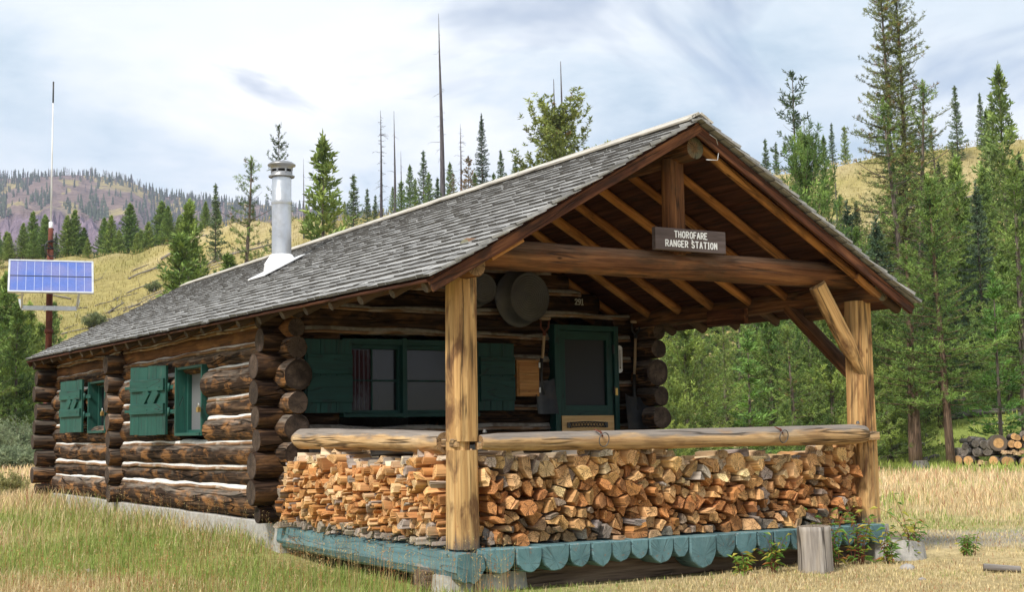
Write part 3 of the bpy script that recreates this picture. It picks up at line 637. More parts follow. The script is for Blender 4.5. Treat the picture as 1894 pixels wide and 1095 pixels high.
# ---------------------------------------------------------------- stroke lettering
ST={'T':[[(0,1),(.7,1)],[(.35,1),(.35,0)]],'H':[[(0,0),(0,1)],[(.6,0),(.6,1)],[(0,.5),(.6,.5)]],'O':[[(.35+.33*math.cos(t),.5+.5*math.sin(t)) for t in np.linspace(0,2*math.pi,17)]],
'R':[[(0,0),(0,1),(.38,1),(.58,.9),(.6,.72),(.5,.55),(.3,.48),(0,.48)],[(.3,.48),(.62,0)]],'F':[[(0,0),(0,1),(.55,1)],[(0,.52),(.45,.52)]],'A':[[(0,0),(.33,1),(.66,0)],[(.12,.35),(.54,.35)]],
'E':[[(.55,1),(0,1),(0,0),(.55,0)],[(0,.52),(.42,.52)]],'N':[[(0,0),(0,1),(.6,0),(.6,1)]],'G':[[(.62,.78),(.5,.95),(.3,1),(.1,.88),(0,.5),(.1,.12),(.32,0),(.55,.08),(.62,.25),(.62,.45),(.35,.45)]],
'S':[[(.55,.85),(.4,.98),(.2,.98),(.03,.85),(.03,.65),(.18,.53),(.42,.46),(.58,.33),(.56,.12),(.38,0),(.15,.02),(0,.15)]],'I':[[(.15,0),(.15,1)],[(.03,1),(.27,1)],[(.03,0),(.27,0)]],
'2':[[(.02,.72),(.08,.92),(.28,1),(.5,.9),(.55,.7),(.42,.45),(.02,.05)],[(.02,.04),(.58,.04)]],'9':[[(.55,.7),(.45,.5),(.25,.45),(.05,.57),(.03,.8),(.2,.98),(.42,.97),(.55,.8),(.55,.4),(.4,.1),(.15,.0),(.06,.1)]],'1':[[(.08,.85),(.28,1),(.28,.0)],[(.05,.0),(.5,.0)]]}
TK=[0]
def text(g,s,o,h,track,wd,r,y,thick=.004):
    x=o[0]
    for ch in s:
        if ch==' ': x+=h*.55; continue
        mx=0
        for st in ST[ch]:
            pts=[A(x+a*h*wd,y,o[1]+b*h) for a,b in st]; mx=max(mx,max(a for a,b in st))
            for a_,b_ in zip(pts[:-1],pts[1:]):
                TK[0]+=1; yo_=A(0,-.0005*(TK[0]%5),0); e=nrm(b_-a_)*r*.5; plank(g,a_-e+yo_,b_+e+yo_,r*2,thick,up=(0,1,0),c=.0004)
        x+=mx*h*wd+h*track
    return x
g=G(); x=text(g,'291',(3.325,2.30),.062,.20,.85,.0058,3.553); P('house_numbers',g,M['number'])
# ---------------------------------------------------------------- stove pipe
pipe_c=A(1.0,0,0)
cx,cy=.95,6.35; zr=roofz(cx,cy)
g=G(); lathe(g,[(.118,zr-.1),(.118,zr+.78)],(cx,cy,0),n=28); lathe(g,[(.122,zr+.76),(.126,zr+.79),(.122,zr+.82),(.117,zr+.83),(.117,zr+1.16)],(cx,cy,0),n=28)
sp=P('stove_pipe',g,M['steel'])
g=G(); lathe(g,[(.155,zr+1.10),(.16,zr+1.115),(.135,zr+1.125),(.13,zr+1.135),(.13,zr+1.16)],(cx,cy,0),n=28); lathe(g,[(.135,zr+1.19),(.135,zr+1.235),(.168,zr+1.24),(.170,zr+1.255),(.13,zr+1.285),(.02,zr+1.30),(0,zr+1.30)],(cx,cy,0),n=28)
for k in range(8):
    t=k*math.pi/4; plank(g,(cx+.13*math.cos(t),cy+.13*math.sin(t),zr+1.15),(cx+.13*math.cos(t),cy+.13*math.sin(t),zr+1.2),.02,.01)
g.build('cap',M['cap'],sp)
g=G(); lathe(g,[(.121,zr+.14),(.13,zr+.15),(.205,zr+.035),(.21,zr+.03),(.205,zr+.025),(.235,zr-.2)],(cx,cy,0),n=24)
a=roofpt(-1,0,cy); q=[roofpt(-1,s,y,.032) for s,y in ((.475,cy-.30),(.475,cy+.26),(.68,cy+.2),(.68,cy-.24))]; q2=[p-A(0,0,.012) for p in q]
g.add(q+q2,[[3,2,1,0],[4,5,6,7],[0,1,5,4],[1,2,6,5],[2,3,7,6],[3,0,4,7]]); g.build('flashing',M['white'],sp)
# ---------------------------------------------------------------- things hung on the front wall
def shovel(base,top,bw,bh,label,grip,red):
    t=thing('scoop_shovel',base,label,'shovel','scoop shovels hanging beside the door'); b=A(*base);tp=A(*top); d=nrm(tp-b)
    neck=b+A(0,0,bh)+d*.02
    g=G(); V=[];F=[];n=9;m=8
    for i in range(m):
        for j in range(n):
            u=(j/(n-1)-.5); vv=i/(m-1); w=bw*(1-.10*vv) ; z=bh*(vv) 
            V.append((b[0]+u*w+(tp[0]-b[0])*vv*.1,b[1]-.07*(1-vv)**1.2-.03+.075*abs(2*u)**3*-1*.6, b[2]+z-(.02*(1-abs(2*u)**3) if i==m-1 else 0)+(.02*abs(2*u)**2 if i==m-1 else 0)))
    for i in range(m-1):
        for j in range(n-1): F.append([i*n+j,i*n+j+1,(i+1)*n+j+1,(i+1)*n+j])
    V2=[(x,y+.006,z) for x,y,z in V]; N0=len(V); F+= [[q+N0 for q in f[::-1]] for f in F]
    g.add(V+V2,F,0,True); g.build('blade',M['black'],t)
    g=G(); tube(g,[b+A(0,-.05,bh*.55),neck,neck+d*.22],.020,8,r1=.019); g.build('socket',M['black'],t)
    g=G(); e=tp-d*.15; tube(g,[neck+d*.2,(neck+e)/2,e],.0165,8); g.build('shaft',M['handle'],t)
    g=G(); tube(g,[e-d*.04,e+A(0,0,0)],.02,8); tube(g,[e,e+d*.05+A(-.05,0,0),tp+A(-.055,0,0)],.010,6); tube(g,[e,e+d*.05+A(.05,0,0),tp+A(.055,0,0)],.010,6); g.build('yoke',M['rust'] if red else M['black'],t)
    g=G(); tube(g,[tp+A(-.065,0,0),tp+A(.065,0,0)],.017,8); g.build('grip',M['handle'],t)
shovel((2.81,3.49,1.075),(2.865,3.47,2.12),.27,.37,'black scoop shovel with red yoke hanging between the wooden wall box and door',0,True)
shovel((4.07,3.49,.90),(4.10,3.47,2.12),.40,.38,'wide black scoop shovel with dark yoke hanging right of the thermometer',0,False)
def tubb(c,r,dep,label):
    t=thing('wash_tub',(c[0],3.54,c[2]),label,'wash tub','wash tubs hung on the front wall')
    g=G(); pr=[(r*1.16,0),(r*1.19,.012),(r*1.17,.025),(r*1.15,.02),(r*1.02,dep*.9),(r,dep),(r*.985,dep+.008)]
    k=r*.96
    while k>.02: pr+=[(k,dep-.004),(k-.006,dep+.003),(k-.012,dep-.004)]; k-=.026
    pr+=[(0,dep)]
    lathe(g,pr,(c[0],3.54,c[2]),axis=(0.10,-1,0.0),n=40); b=g.build('tub',M['galv'],t)
    g=G(); tube(g,[(c[0]-r*1.1+.0,3.52-.03,c[2]+.06),(c[0]-r*1.25,3.46,c[2]+.04),(c[0]-r*1.25,3.46,c[2]-.04),(c[0]-r*1.1,3.52-.03,c[2]-.06)],.006,6); g.build('handle',M['galv'],t)
tubb((2.56,0,2.335),.265,.22,'large galvanised washtub hung on the wall, ringed bottom facing out')
tubb((2.03,0,2.41),.16,.16,'smaller dark washtub hung to the left behind the front post')
t=thing('wall_box',(2.60,3.5,1.265),'small varnished plywood cabinet on the wall beside the right shutter','cabinet')
g=G(); plank(g,(2.455,3.47,1.46),(2.735,3.47,1.46),.13,.39); b=g.build('case',M['box'],t)
g=G(); plank(g,(2.475,3.40,1.455),(2.72,3.40,1.455),.015,.345); d_=g.build('door',M['box'],t)
for zz in (1.60,1.33): g=G(); plank(g,(2.735,3.393,zz-.025),(2.735,3.393,zz+.03),.02,.012); g.build('hinge',M['alu'],t)
t=thing('thermometer',(3.905,3.53,1.54),'white wooden thermometer plate on the wall right of the door','thermometer')
g=G(); pts=[(3.868,1.565),(3.868,1.82),(3.882,1.84),(3.905,1.85),(3.928,1.84),(3.942,1.82),(3.942,1.565),(3.928,1.545),(3.905,1.535),(3.882,1.545)]
g.add([(x,3.525,z) for x,z in pts]+[(x,3.545,z) for x,z in pts],[list(range(10)),list(range(10,20))[::-1]]+[[i,i+10,(i+1)%10+10,(i+1)%10] for i in range(10)]); g.build('plate',M['letter'],t)
g=G(); tube(g,[(3.905,3.521,1.60),(3.905,3.521,1.80)],.004,6); tube(g,[(3.905,3.520,1.585),(3.905,3.520,1.60)],.008,8)
for i in range(14): z=1.61+i*.0135; tube(g,[(3.885,3.523,z),(3.897,3.523,z)],.0013,4); tube(g,[(3.913,3.523,z),(3.925,3.523,z)],.0013,4)
tube(g,[(3.876,3.523,1.575),(3.876,3.523,1.815),(3.934,3.523,1.815),(3.934,3.523,1.575)],.0018,4,closed=True)
g.build('scale',M['fascia'],t)
# ---------------------------------------------------------------- sign
t=thing('station_sign',(2.05,-.06,2.378),'brown wooden sign with routed white lettering standing on the tie beam','sign')
g=G(); sweep(g,(1.672,-.075,2.475),(2.43,-.075,2.475),rect(.045,.19,.004),up=(0,0,1)); g.build('board',M['sign'],t)
def textw(s,h,track,wd):
    x=0
    for ch in s:
        if ch==' ': x+=h*.55; continue
        x+=max(max(a for a,b in st) for st in ST[ch])*h*wd+h*track
    return x
g=G(); h=.052; w=textw('THOROFARE',h,.26,.82); text(g,'THOROFARE',(2.055-w/2,2.493),h,.26,.82,.0046,-.099)
w=textw('RANGER STATION',h,.30,.82); text(g,'RANGER STATION',(2.062-w/2,2.413),h,.30,.82,.0046,-.099)
lathe(g,[(0,.004),(.005,.003),(.007,0)],(2.063,-.0975,2.474),axis=(0,-1,0),n=8)
g.build('lettering',M['letter'],t)
t=tag((lambda g:(tube(g,[(2.12,-.30,3.36),(2.2,-.29,3.33),(2.235,-.28,3.24),(2.215,-.28,3.15),(2.10,-.27,3.145)],.0035,5),g.build('loose_wire',M['alu'],None,(2.12,-.3,3.15)))[1])(G()),'thin bent wire dangling beside the ridge log end','wire')
# ---------------------------------------------------------------- firewood
def clip(poly,p,n):
    out=[];m=len(poly)
    for i in range(m):
        a=poly[i];b=poly[(i+1)%m]; da=(a[0]-p[0])*n[0]+(a[1]-p[1])*n[1]; db=(b[0]-p[0])*n[0]+(b[1]-p[1])*n[1]
        if da<=0: out.append(a)
        if da*db<0: t=da/(da-db); out.append((a[0]+t*(b[0]-a[0]),a[1]+t*(b[1]-a[1])))
    return out
def cells(W,top,sp,sx=1.0):
    pts=[];row=0;spy=sp*.82
    y=spy*.45
    while y<.9:
        x=-sp+(row%2)*sp*.5
        while x<W+sp: 
            if y<top(x)-spy*.15 and R(0,1)<.90: pts.append((x+R(-.42,.42)*sp,y+R(-.36,.36)*spy))
            x+=sp*sx
        y+=spy*.88; row+=1
    res=[]
    for i,p in enumerate(pts):
        if p[0]<0.02 or p[0]>W-.01: continue
        poly=[(p[0]-sp,p[1]-sp),(p[0]+sp,p[1]-sp),(p[0]+sp,p[1]+sp),(p[0]-sp,p[1]+sp)]
        poly=clip(poly,(0,0),(0,-1)); poly=clip(poly,(0,0),(-1,0)); poly=clip(poly,(W,0),(1,0)); poly=clip(poly,(0,top(p[0])+sp*.4),(0,1))
        for j,q in enumerate(pts):
            dx,dy=q[0]-p[0],q[1]-p[1]
            if i!=j and abs(dx)<2.2*sp and abs(dy)<2.2*sp: poly=clip(poly,((p[0]+q[0])/2,(p[1]+q[1])/2),(dx,dy))
            if len(poly)<3: break
        if len(poly)>=3: res.append(poly)
    out=[]
    for poly in res:
        xs=[p[0] for p in poly];ys=[p[1] for p in poly]
        if R(0,1)<.74:
            t=R(0,math.pi); c=(sum(xs)/len(xs)+R(-.01,.01),sum(ys)/len(ys)+R(-.01,.01)); nn_=(math.cos(t),math.sin(t))
            for s in (1,-1):
                q=clip(poly,c,(nn_[0]*s,nn_[1]*s))
                if len(q)>=3: out.append(q)
        else: out.append(poly)
    return out
def area(p): return abs(sum(p[i][0]*p[(i+1)%len(p)][1]-p[(i+1)%len(p)][0]*p[i][1] for i in range(len(p))))/2
TINTS_F=[(.62,.40,.22),(.55,.31,.15),(.48,.27,.13),(.42,.31,.22),(.36,.30,.25),(.52,.42,.31),(.60,.36,.17)]
def split_piece(poly,frame,length,prot,tint,g=None,inset=.0045,tilt=.16):
    inset=inset*R(.8,3.0)
    """poly in (u,z); frame (origin,u,inward)"""
    o,u,w=frame; cx_=sum(p[0] for p in poly)/len(poly); cz=sum(p[1] for p in poly)/len(poly)
    P2=[]; m=len(poly); longest=max(range(m),key=lambda i:math.dist(poly[i],poly[(i+1)%m])); bark=R(0,1)<.55
    if math.dist(poly[longest],poly[(longest+1)%m])<.05: bark=False
    for i in range(m):
        a=poly[i];b=poly[(i+1)%m]; L=math.dist(a,b)
        if L<.012: P2.append(a); continue
        P2.append(a)
        if L>.035:
            nx,nz=(a[1]-b[1])/L,(b[0]-a[0])/L
            if (((a[0]+b[0])/2-cx_)*nx+((a[1]+b[1])/2-cz)*nz)<0: nx,nz=-nx,-nz
            for t in ((.25,.5,.75) if (bark and i==longest) else (.5,)):
                bl=L*.17*math.sin(math.pi*t) if (bark and i==longest) else R(-.004,.004)
                P2.append((a[0]+(b[0]-a[0])*t+nx*bl,a[1]+(b[1]-a[1])*t+nz*bl))
    rad=math.sqrt(area(poly)); k=1-inset*2.4/rad; al=R(-.16,.16)
    Q=[]
    for x,z in P2:
        dx,dz=(x-cx_)*k,(z-cz)*k; Q.append((dx*math.cos(al)-dz*math.sin(al)+R(-.0015,.0015),dx*math.sin(al)+dz*math.cos(al)+R(-.0015,.0015)))
    g=g or G(); o_,u_,w_=A(*o),A(*u),A(*w); tu,tz=R(-tilt,tilt)*length,R(-tilt*.5,tilt*.5)*length
    p0=o_+u_*cx_+A(0,0,cz)-w_*prot; p1=p0+w_*length+u_*tu+A(0,0,tz)
    # side vector of sweep = cross(d,up)
    s=np.cross(w_,A(0,0,1)); sg=1 if s@u_>0 else -1
    Q=[(q[0]*sg,q[1]) for q in Q]
    if area(Q)>0 and sum(Q[i][0]*Q[(i+1)%len(Q)][1]-Q[(i+1)%len(Q)][0]*Q[i][1] for i in range(len(Q)))<0: Q=Q[::-1]
    nf=g.n; sweep(g,p0,p1,Q,seg=3,wob=.035,mi=0,mie=1,col=tint,s1=R(.88,1.05),capin=R(-.003,.004),rnd=.004,slant=(R(-.45,.45),R(-.35,.45)))
    return g,p0
SM=[M['split'],M['splitend'],M['barky']]
def jit(c,a=.12): f=R(1-a,1+a); return (min(1,c[0]*f*R(.95,1.05)),min(1,c[1]*f),min(1,c[2]*f*R(.92,1.08)))
def ftop(x): return .60+.05*math.sin(x*1.7)+.035*math.sin(x*5+1)+.03*x/4
def ltop(x): return .60+.04*math.sin(x*3.1+1)+.03*math.sin(x*7)
fcells=[p for p in cells(3.98,ftop,.116) if area(p)>.0012]; fframe=((.02,.03,.004),(1,0,0),(0,1,0))
lc=[p for p in cells(3.22,ltop,.090) if area(p)>.0008]; lframe=((-.225,.215,.006),(0,1,0),(1,0,0))
def mx_(p): return sum(q[0] for q in p)/len(p)
allp=[(area(p)*1.0/(1+.055*mx_(p))**2,0,p) for p in fcells]+[(area(p)*.56/(1+.08*mx_(p))**2,1,p) for p in lc]
allp.sort(key=lambda t:-t[0]); rest=G(); cnt=0
for k_,(sc2,left,poly) in enumerate(allp):
    cz=sum(p[1] for p in poly)/len(poly); cx_=mx_(poly); q=R(0,1); one=cnt<250
    if left:
        if cz<.075: tint=(.42,.36,.30)
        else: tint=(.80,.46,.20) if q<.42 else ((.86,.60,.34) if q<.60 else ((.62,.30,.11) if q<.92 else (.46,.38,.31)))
        lab,grp='bright freshly split stick in the stack along the left porch edge','split sticks in the left porch stack'; fr,L_,pr_,tl_,jt=lframe,.36,R(-.05,.08),.10,.2
    else:
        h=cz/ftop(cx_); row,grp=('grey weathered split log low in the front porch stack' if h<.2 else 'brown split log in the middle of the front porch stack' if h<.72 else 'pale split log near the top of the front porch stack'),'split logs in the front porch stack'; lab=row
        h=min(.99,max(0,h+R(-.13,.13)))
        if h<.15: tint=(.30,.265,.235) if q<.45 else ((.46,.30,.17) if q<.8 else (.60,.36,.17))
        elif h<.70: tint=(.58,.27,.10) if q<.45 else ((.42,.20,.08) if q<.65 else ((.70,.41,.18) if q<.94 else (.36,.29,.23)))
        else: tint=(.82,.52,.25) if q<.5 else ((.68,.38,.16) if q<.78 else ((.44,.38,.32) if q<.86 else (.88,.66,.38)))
        fr,L_,pr_,tl_,jt=fframe,.40,R(-.05,.09),.18,.28
    if one:
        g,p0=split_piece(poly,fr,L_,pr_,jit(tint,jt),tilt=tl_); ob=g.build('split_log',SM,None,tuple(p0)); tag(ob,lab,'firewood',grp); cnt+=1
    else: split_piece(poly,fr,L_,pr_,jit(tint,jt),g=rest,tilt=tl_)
# loose top pieces, front
x=.08
while x<4.02:
    w=R(.06,.11); h=R(.045,.08); yaw=R(-.9,.9) if R(0,1)<.6 else R(-1.4,1.4); z=ftop(x)+.01+h*.5+R(0,.02); L=R(.33,.42); d=A(math.sin(yaw),math.cos(yaw),R(-.06,.06))
    poly=random.choice([[(-w/2,-h/2),(w/2,-h/2),(w*.3,h/2),(-w*.2,h*.45)],[(-w/2,-h/2),(w/2,-h*.4),(0,h*.6)],[(-w/2,-h*.3),(0,-h/2),(w/2,-h*.3),(w*.45,h*.3),(0,h*.45),(-w*.45,h*.3)]])
    c=A(x+.05,.20,z); g=G(); tint=random.choice([(.72,.52,.30),(.78,.62,.42),(.62,.43,.25),(.42,.38,.34),(.66,.50,.34)])
    sweep(g,c-d*L*.5,c+d*L*.5,poly,seg=3,wob=.04,mi=0,mie=1,col=jit(tint),s1=R(.8,1.05)); ob=g.build('split_log',SM,None,tuple(c-A(0,0,h/2))); tag(ob,'loose split log lying across the top of the front porch stack','firewood','loose split logs on top of the front porch stack'); cnt+=1
    x+=w*1.0
print('front firewood',cnt)
y=.3
top=[]
while y<3.4:
    w=R(.05,.10); h=R(.03,.07); yaw=R(-.5,.5) if R(0,1)<.7 else R(-1.4,1.4); L=R(.3,.4); z=ltop(y-.26)+.02+h*.5+R(0,.025); d=A(math.cos(yaw),math.sin(yaw),R(-.08,.08)); c=A(-.02,y,z)
    poly=random.choice([[(-w/2,-h/2),(w/2,-h/2),(w*.3,h/2),(-w*.2,h*.45)],[(-w/2,-h/2),(w/2,-h*.4),(0,h*.6)]])
    sweep(rest,c-d*L*.5,c+d*L*.5,poly,seg=2,wob=.04,mi=0,mie=1,col=jit(random.choice([(.78,.58,.36),(.70,.48,.27),(.85,.70,.5),(.45,.40,.35)])),s1=R(.8,1.05)); y+=w*.8
ob=rest.build('split_log_stack',SM,None,(-.1,1.8,0)); ob['kind']='stuff'; tag(ob,'rest of the bright split sticks and small pieces filling both porch stacks','firewood')
print('firewood cells',len(allp),'single',cnt)
# inner blocking rows (second row of the stacks, partly visible from above)
# ---------------------------------------------------------------- chopping stump, stick, stones
g=G(); sweep(g,(2.945,-.52,GZ-.02),(2.935,-.52,.055),circ(.148,26),up=(0,1,0),seg=10,wob=.03,mi=0,mie=1,sm=True,s0=1.0,s1=.93,rnd=.006)
ob=g.build('chopping_stump',[M['stump'],M['stumpend']],None,(2.945,-.52,GZ)); tag(ob,'upright silver grey log round with a dark knot standing before the teal deck','stump')
g=G(); log(g,(3.93,-1.42,GZ+.045),(4.14,-1.62,GZ+.03),.035,.026,n=10,wob=.1,mi=0,mie=1); ob=g.build('wood_chunk',[M['dead'],M['stumpend']],None,(4.03,-1.5,GZ)); tag(ob,'short weathered stick lying on the dry grass at far right','stick')
def rockm(name,x,y,r,label,z=GZ,sq=.6):
    n,m=10,7; V=[];F=[]; ph=rng.uniform(0,6,6)
    for i in range(m+1):
        for j in range(n):
            t=i*math.pi/m; p=j*2*math.pi/n; k=r*(1+.18*math.sin(2*p+ph[0]+t)+.15*math.sin(3*p+ph[1])*math.sin(2*t+ph[2])+R(-.05,.05)); V.append((x+k*math.sin(t)*math.cos(p),y+k*math.sin(t)*math.sin(p)*.8,z+r*.2+k*math.cos(t)*sq))
    for i in range(m):
        for j in range(n): F.append([i*n+j,(i+1)*n+j,(i+1)*n+(j+1)%n,i*n+(j+1)%n])
    g=G(); g.add(V,F,0,True); ob=g.build(name,M['rock'],None,(x,y,z)); tag(ob,label,'rock'); return ob
def gp(px,py,z=GZ): 
    d=ray(px,py); t=(z-CAM[2])/d[2]; return CAM+d*t
for (px,py,r,lb) in ((68,1063,.05,'pinkish stone in the grass at lower left, leftmost'),(168,1062,.05,'pale grey stone in the grass right of the pinkish one'),(152,1083,.035,'small purplish stone nearest the lower left edge'),(935,1092,.05,'pale stone lying in front of the left concrete pier'),(1705,1075,.03,'small white stone on the dry grass right of the stump'),(1678,1055,.06,'brownish stone half hidden beside the leafy weeds')):
    p=gp(px,py); rockm('stone',p[0],p[1],r,lb)
# ---------------------------------------------------------------- solar mast
sx,sy=-.12,13.62
t=thing('solar_mast',(sx,sy,GZ),'rusty steel mast carrying a blue solar panel and a tall thin antenna','solar mast')
g=G(); tube(g,[(sx-.02,sy,GZ-.1),(sx,sy,1.7)],.062,14); tube(g,[(sx,sy,1.65),(sx+.0,sy,3.2),(sx,sy,4.0)],.052,14); tube(g,[(sx,sy,3.9),(sx,sy,4.32)],.04,12)
for z in (1.55,2.6): tube(g,[(sx,sy,z),(sx,sy,z+.07)],.07,14)
g.build('mast',M['rust'],t)
g=G(); tube(g,[(sx,sy,4.25),(sx,sy,4.42)],.032,10); tube(g,[(sx,sy,4.4),(sx,sy,6.75)],.014,8,r1=.010); g.build('antenna',M['white'],t)
g=G(); tube(g,[(sx,sy,6.4),(sx,sy,6.76)],.0125,8); tube(g,[(sx-.05,sy,4.3),(sx+.05,sy,4.3)],.012,6)
pts=[(sx+.10*math.cos(a)+.0,sy-.07,3.98+.13*math.sin(a)) for a in np.linspace(.6,5.6,14)]; tube(g,pts,.009,6); tube(g,[(sx-.16,sy-.06,4.02),(sx-.04,sy-.06,4.04),(sx+.02,sy-.05,3.98)],.012,6)
for z in (3.97,4.08): tube(g,[(sx,sy,z),(sx,sy,z+.03)],.06,12)
g.build('cable',M['black'],t)
# panel: faces the camera side, tilted up
hd=nrm(A(_r[0]*.995,_r[1],0)); hd=nrm(A(math.cos(YAW-.33),-math.sin(YAW-.33),0)); nf=A(-hd[1]*-1,hd[0]*-1,0); nf=nrm(A(hd[1],-hd[0],0)); 
tl=math.radians(32); pn=nf*math.cos(tl)+A(0,0,math.sin(tl)); pu=-nf*math.sin(tl)+A(0,0,math.cos(tl)); pc=A(sx+.02,sy,3.50)+nf*.27
W,H=1.27,.63
def pbx(g,a0,a1,b0,b1,n0,n1,mi=0):
    c=pc+hd*(a0+a1)/2+pu*(b0+b1)/2+pn*(n0+n1)/2; plank(g,c-hd*(a1-a0)/2,c+hd*(a1-a0)/2,abs(n1-n0),abs(b1-b0),up=pu,c=.001,mi=mi)
g=G(); pbx(g,-W/2,W/2,-H/2,H/2,-.02,.0); pan=g.build('solar_panel',M['cell'],t)
g=G(); pbx(g,-W/2-.012,W/2+.012,H/2-.012,H/2+.015,-.03,.008); pbx(g,-W/2-.012,W/2+.012,-H/2-.015,-H/2+.012,-.03,.008); pbx(g,-W/2-.015,-W/2+.014,-H/2,H/2,-.03,.006); pbx(g,W/2-.014,W/2+.015,-H/2,H/2,-.03,.006); g.build('frame',M['alu'],pan)
g=G()
for k in range(1,10): pbx(g,-W/2+W*k/10-.003,-W/2+W*k/10+.003,-H/2+.02,H/2-.02,0,.002)
g.build('cell_line',M['cellline'],pan)
g=G(); pbx(g,-W/2+.01,W/2-.01,-.008,.008,.0,.004); g.build('cell_line',M['black'],pan)
g=G(); bz=3.0; bc=A(sx,sy,bz)+nf*.09; plank(g,bc-hd*.42,bc+hd*.42,.05,.075)
for s in (-1,1): plank(g,bc+hd*.42*s,pc+hd*(.43*s)-pu*H*.47-pn*.02,.03,.04); plank(g,bc+hd*.42*s,bc+hd*.46*s-nf*.25+A(0,0,.15),.03,.04)
for s in (-1,1): plank(g,bc+hd*.08*s+nf*.03-A(0,0,.04),bc+hd*.08*s+nf*.03+A(0,0,.04),.03,.01)
g.build('bracket',M['alu'],t)
# =================================================================== TERRAIN
def hgt_px(x,y,dist):
    d=ray(x,y); return CAM[2]+d[2]/math.hypot(d[0],d[1])*dist
SKY=[(-1500,520),(-900,500),(-200,480),(0,476),(170,472),(260,462),(300,450),(345,430),(430,408),(560,402),(640,400),(720,388),(850,372),(1100,345),(1400,322),(1560,302),(1700,278),(1800,262),(1894,252),(2300,245),(3200,300)]
SX=np.array([s[0] for s in SKY],float); 
def bearing(px): d=ray(px,700); return math.atan2(d[0],d[1])
BX=np.array([bearing(p) for p in SX])
RC=np.interp(SX,[-1500,0,300,600,1000,1500,1900,3200],[230,215,185,160,165,175,185,200]); R0=np.interp(SX,[-1500,0,300,700,1400,1900,3200],[92,90,80,68,48,44,40]); EX=np.interp(SX,[-1500,0,600,1400,3200],[1.0,1.02,1.15,1.45,1.5])
HC=np.array([hgt_px(p,q,rc)-GZ for (p,q),rc in zip(SKY,RC)])
def terr(x,y):
    x=np.asarray(x,float);y=np.asarray(y,float);dx=x-CAM[0];dy=y-CAM[1];r=np.hypot(dx,dy);b=np.arctan2(dx,dy)
    rc=np.interp(b,BX,RC);r0=np.interp(b,BX,R0);hc=np.interp(b,BX,HC);ex=np.interp(b,BX,EX)
    fade=np.clip((2.2-np.abs(b-YAW))/.9,0,1)
    t=np.clip((r-r0)/(rc-r0),0,1)**ex
    h=hc*t*fade; back=np.clip((r-rc)/260,0,1); back=back*back*(3-2*back); h=h*(1-.8*back)
    un=(fbm(x/14,y/14,3)-.5)*np.clip((r-r0-5)/40,0,1)*2.4*np.clip((rc-r)/40,0.15,1)+(fbm(x/1.7+9,y/1.7,2)-.5)*.05*np.clip((r-9)/6,0.3,1)
    nw=np.clip((y-2.6)/2,0,1)*np.clip((16-y)/2.5,0,1)*np.exp(-((x+.2)/1.5)**2)*(.155+.008*np.clip(y-4,0,9)); return GZ+h+un+nw
def tz(x,y): return float(terr(np.array([x]),np.array([y]))[0])
def greenness(x,y):
    r=np.hypot(x-CAM[0],y-CAM[1]); n=fbm(x/2.3+5,y/2.3,4); n2=fbm(x/.7,y/.7+3,2)
    side=np.exp(-(((x+1.15-(3-y)*.10+(n-.5)*2.6)/1.15)**2))*np.clip((y+2.5)/2,0,1)*np.clip((13.5-y)/3,0,1)
    g=side*.8*(.5+n)
    g=g+np.exp(-((x+.6)**2+(y+.3)**2)/1.5)*.45
    # strip right of stump and beyond the wood pile
    b=np.arctan2(x-CAM[0],y-CAM[1]); br=np.clip((b-BX[14])/.03,0,1)
    g=g+np.clip((r-37)/8,0,1)*np.clip((85-r)/12,0,1)*br*1.25
    g=g+np.clip((n-.56)*2.5,0,.4)*(r<60)
    g=g+(r>70)*np.clip((n2*.5+fbm(x/11,y/11,3)-.72)*2.2,0,.55)
    return np.clip(g+(n2-.5)*.5,0,1)
STRAW=np.array([.60,.475,.25]); GREEN=np.array([.31,.38,.095]); RED=np.array([.42,.20,.11]); TAN=np.array([.60,.49,.29]); HILL=np.array([.37,.31,.12])
def gcol(x,y):
    g=greenness(x,y)[:,None]; r=np.hypot(x-CAM[0],y-CAM[1])[:,None]; n=fbm(x/5+2,y/5,3)[:,None]
    c=STRAW*(1-g)*(.85+.3*n)+GREEN*g; far=np.clip((r-75)/20,0,1); hc=HILL*(.75+.5*n)*(1-g*.5)+np.array([.24,.25,.065])*g*.5; pale=np.clip((fbm(x/9,y/9+7,4)[:,None]-.5)*3,0,.6); hc=hc*(1-pale)+TAN*.9*pale
    return c*(1-far)+hc*far
rs=np.concatenate([np.linspace(.5,8,8),8*np.exp(np.linspace(0,math.log(60/8),150))[1:],60*np.exp(np.linspace(0,math.log(3300/60),100))[1:]])
bs=np.concatenate([np.arange(YAW-.50,YAW+.50,.0042),np.linspace(YAW+.5,YAW+2*math.pi-.5,70)[1:-1]])
RR,BB=np.meshgrid(rs,bs,indexing='ij'); X=CAM[0]+RR*np.sin(BB); Yy=CAM[1]+RR*np.cos(BB); Z=terr(X.ravel(),Yy.ravel())
nb=len(bs); I=np.arange(len(rs)-1)[:,None]*nb+np.arange(nb)[None,:]; J=np.arange(len(rs)-1)[:,None]*nb+(np.arange(nb)[None,:]+1)%nb
Q=np.stack([I,J,J+nb,I+nb],-1).reshape(-1,4)
V=np.column_stack([X.ravel(),Yy.ravel(),Z]); c0=len(V); V=np.vstack([V,[[CAM[0],CAM[1],GZ]]]); 
gc_=gcol(V[:,0],V[:,1])
n=N('meadow_ground'); tc=n.n('ShaderNodeNewGeometry').outputs['Position']; c=n.attr('tint').outputs['Color']
f1=n.noise(tc,1.1,6,.65); f2=n.noise(tc,14,4,.7); f3=n.noise(tc,60,3,.7)
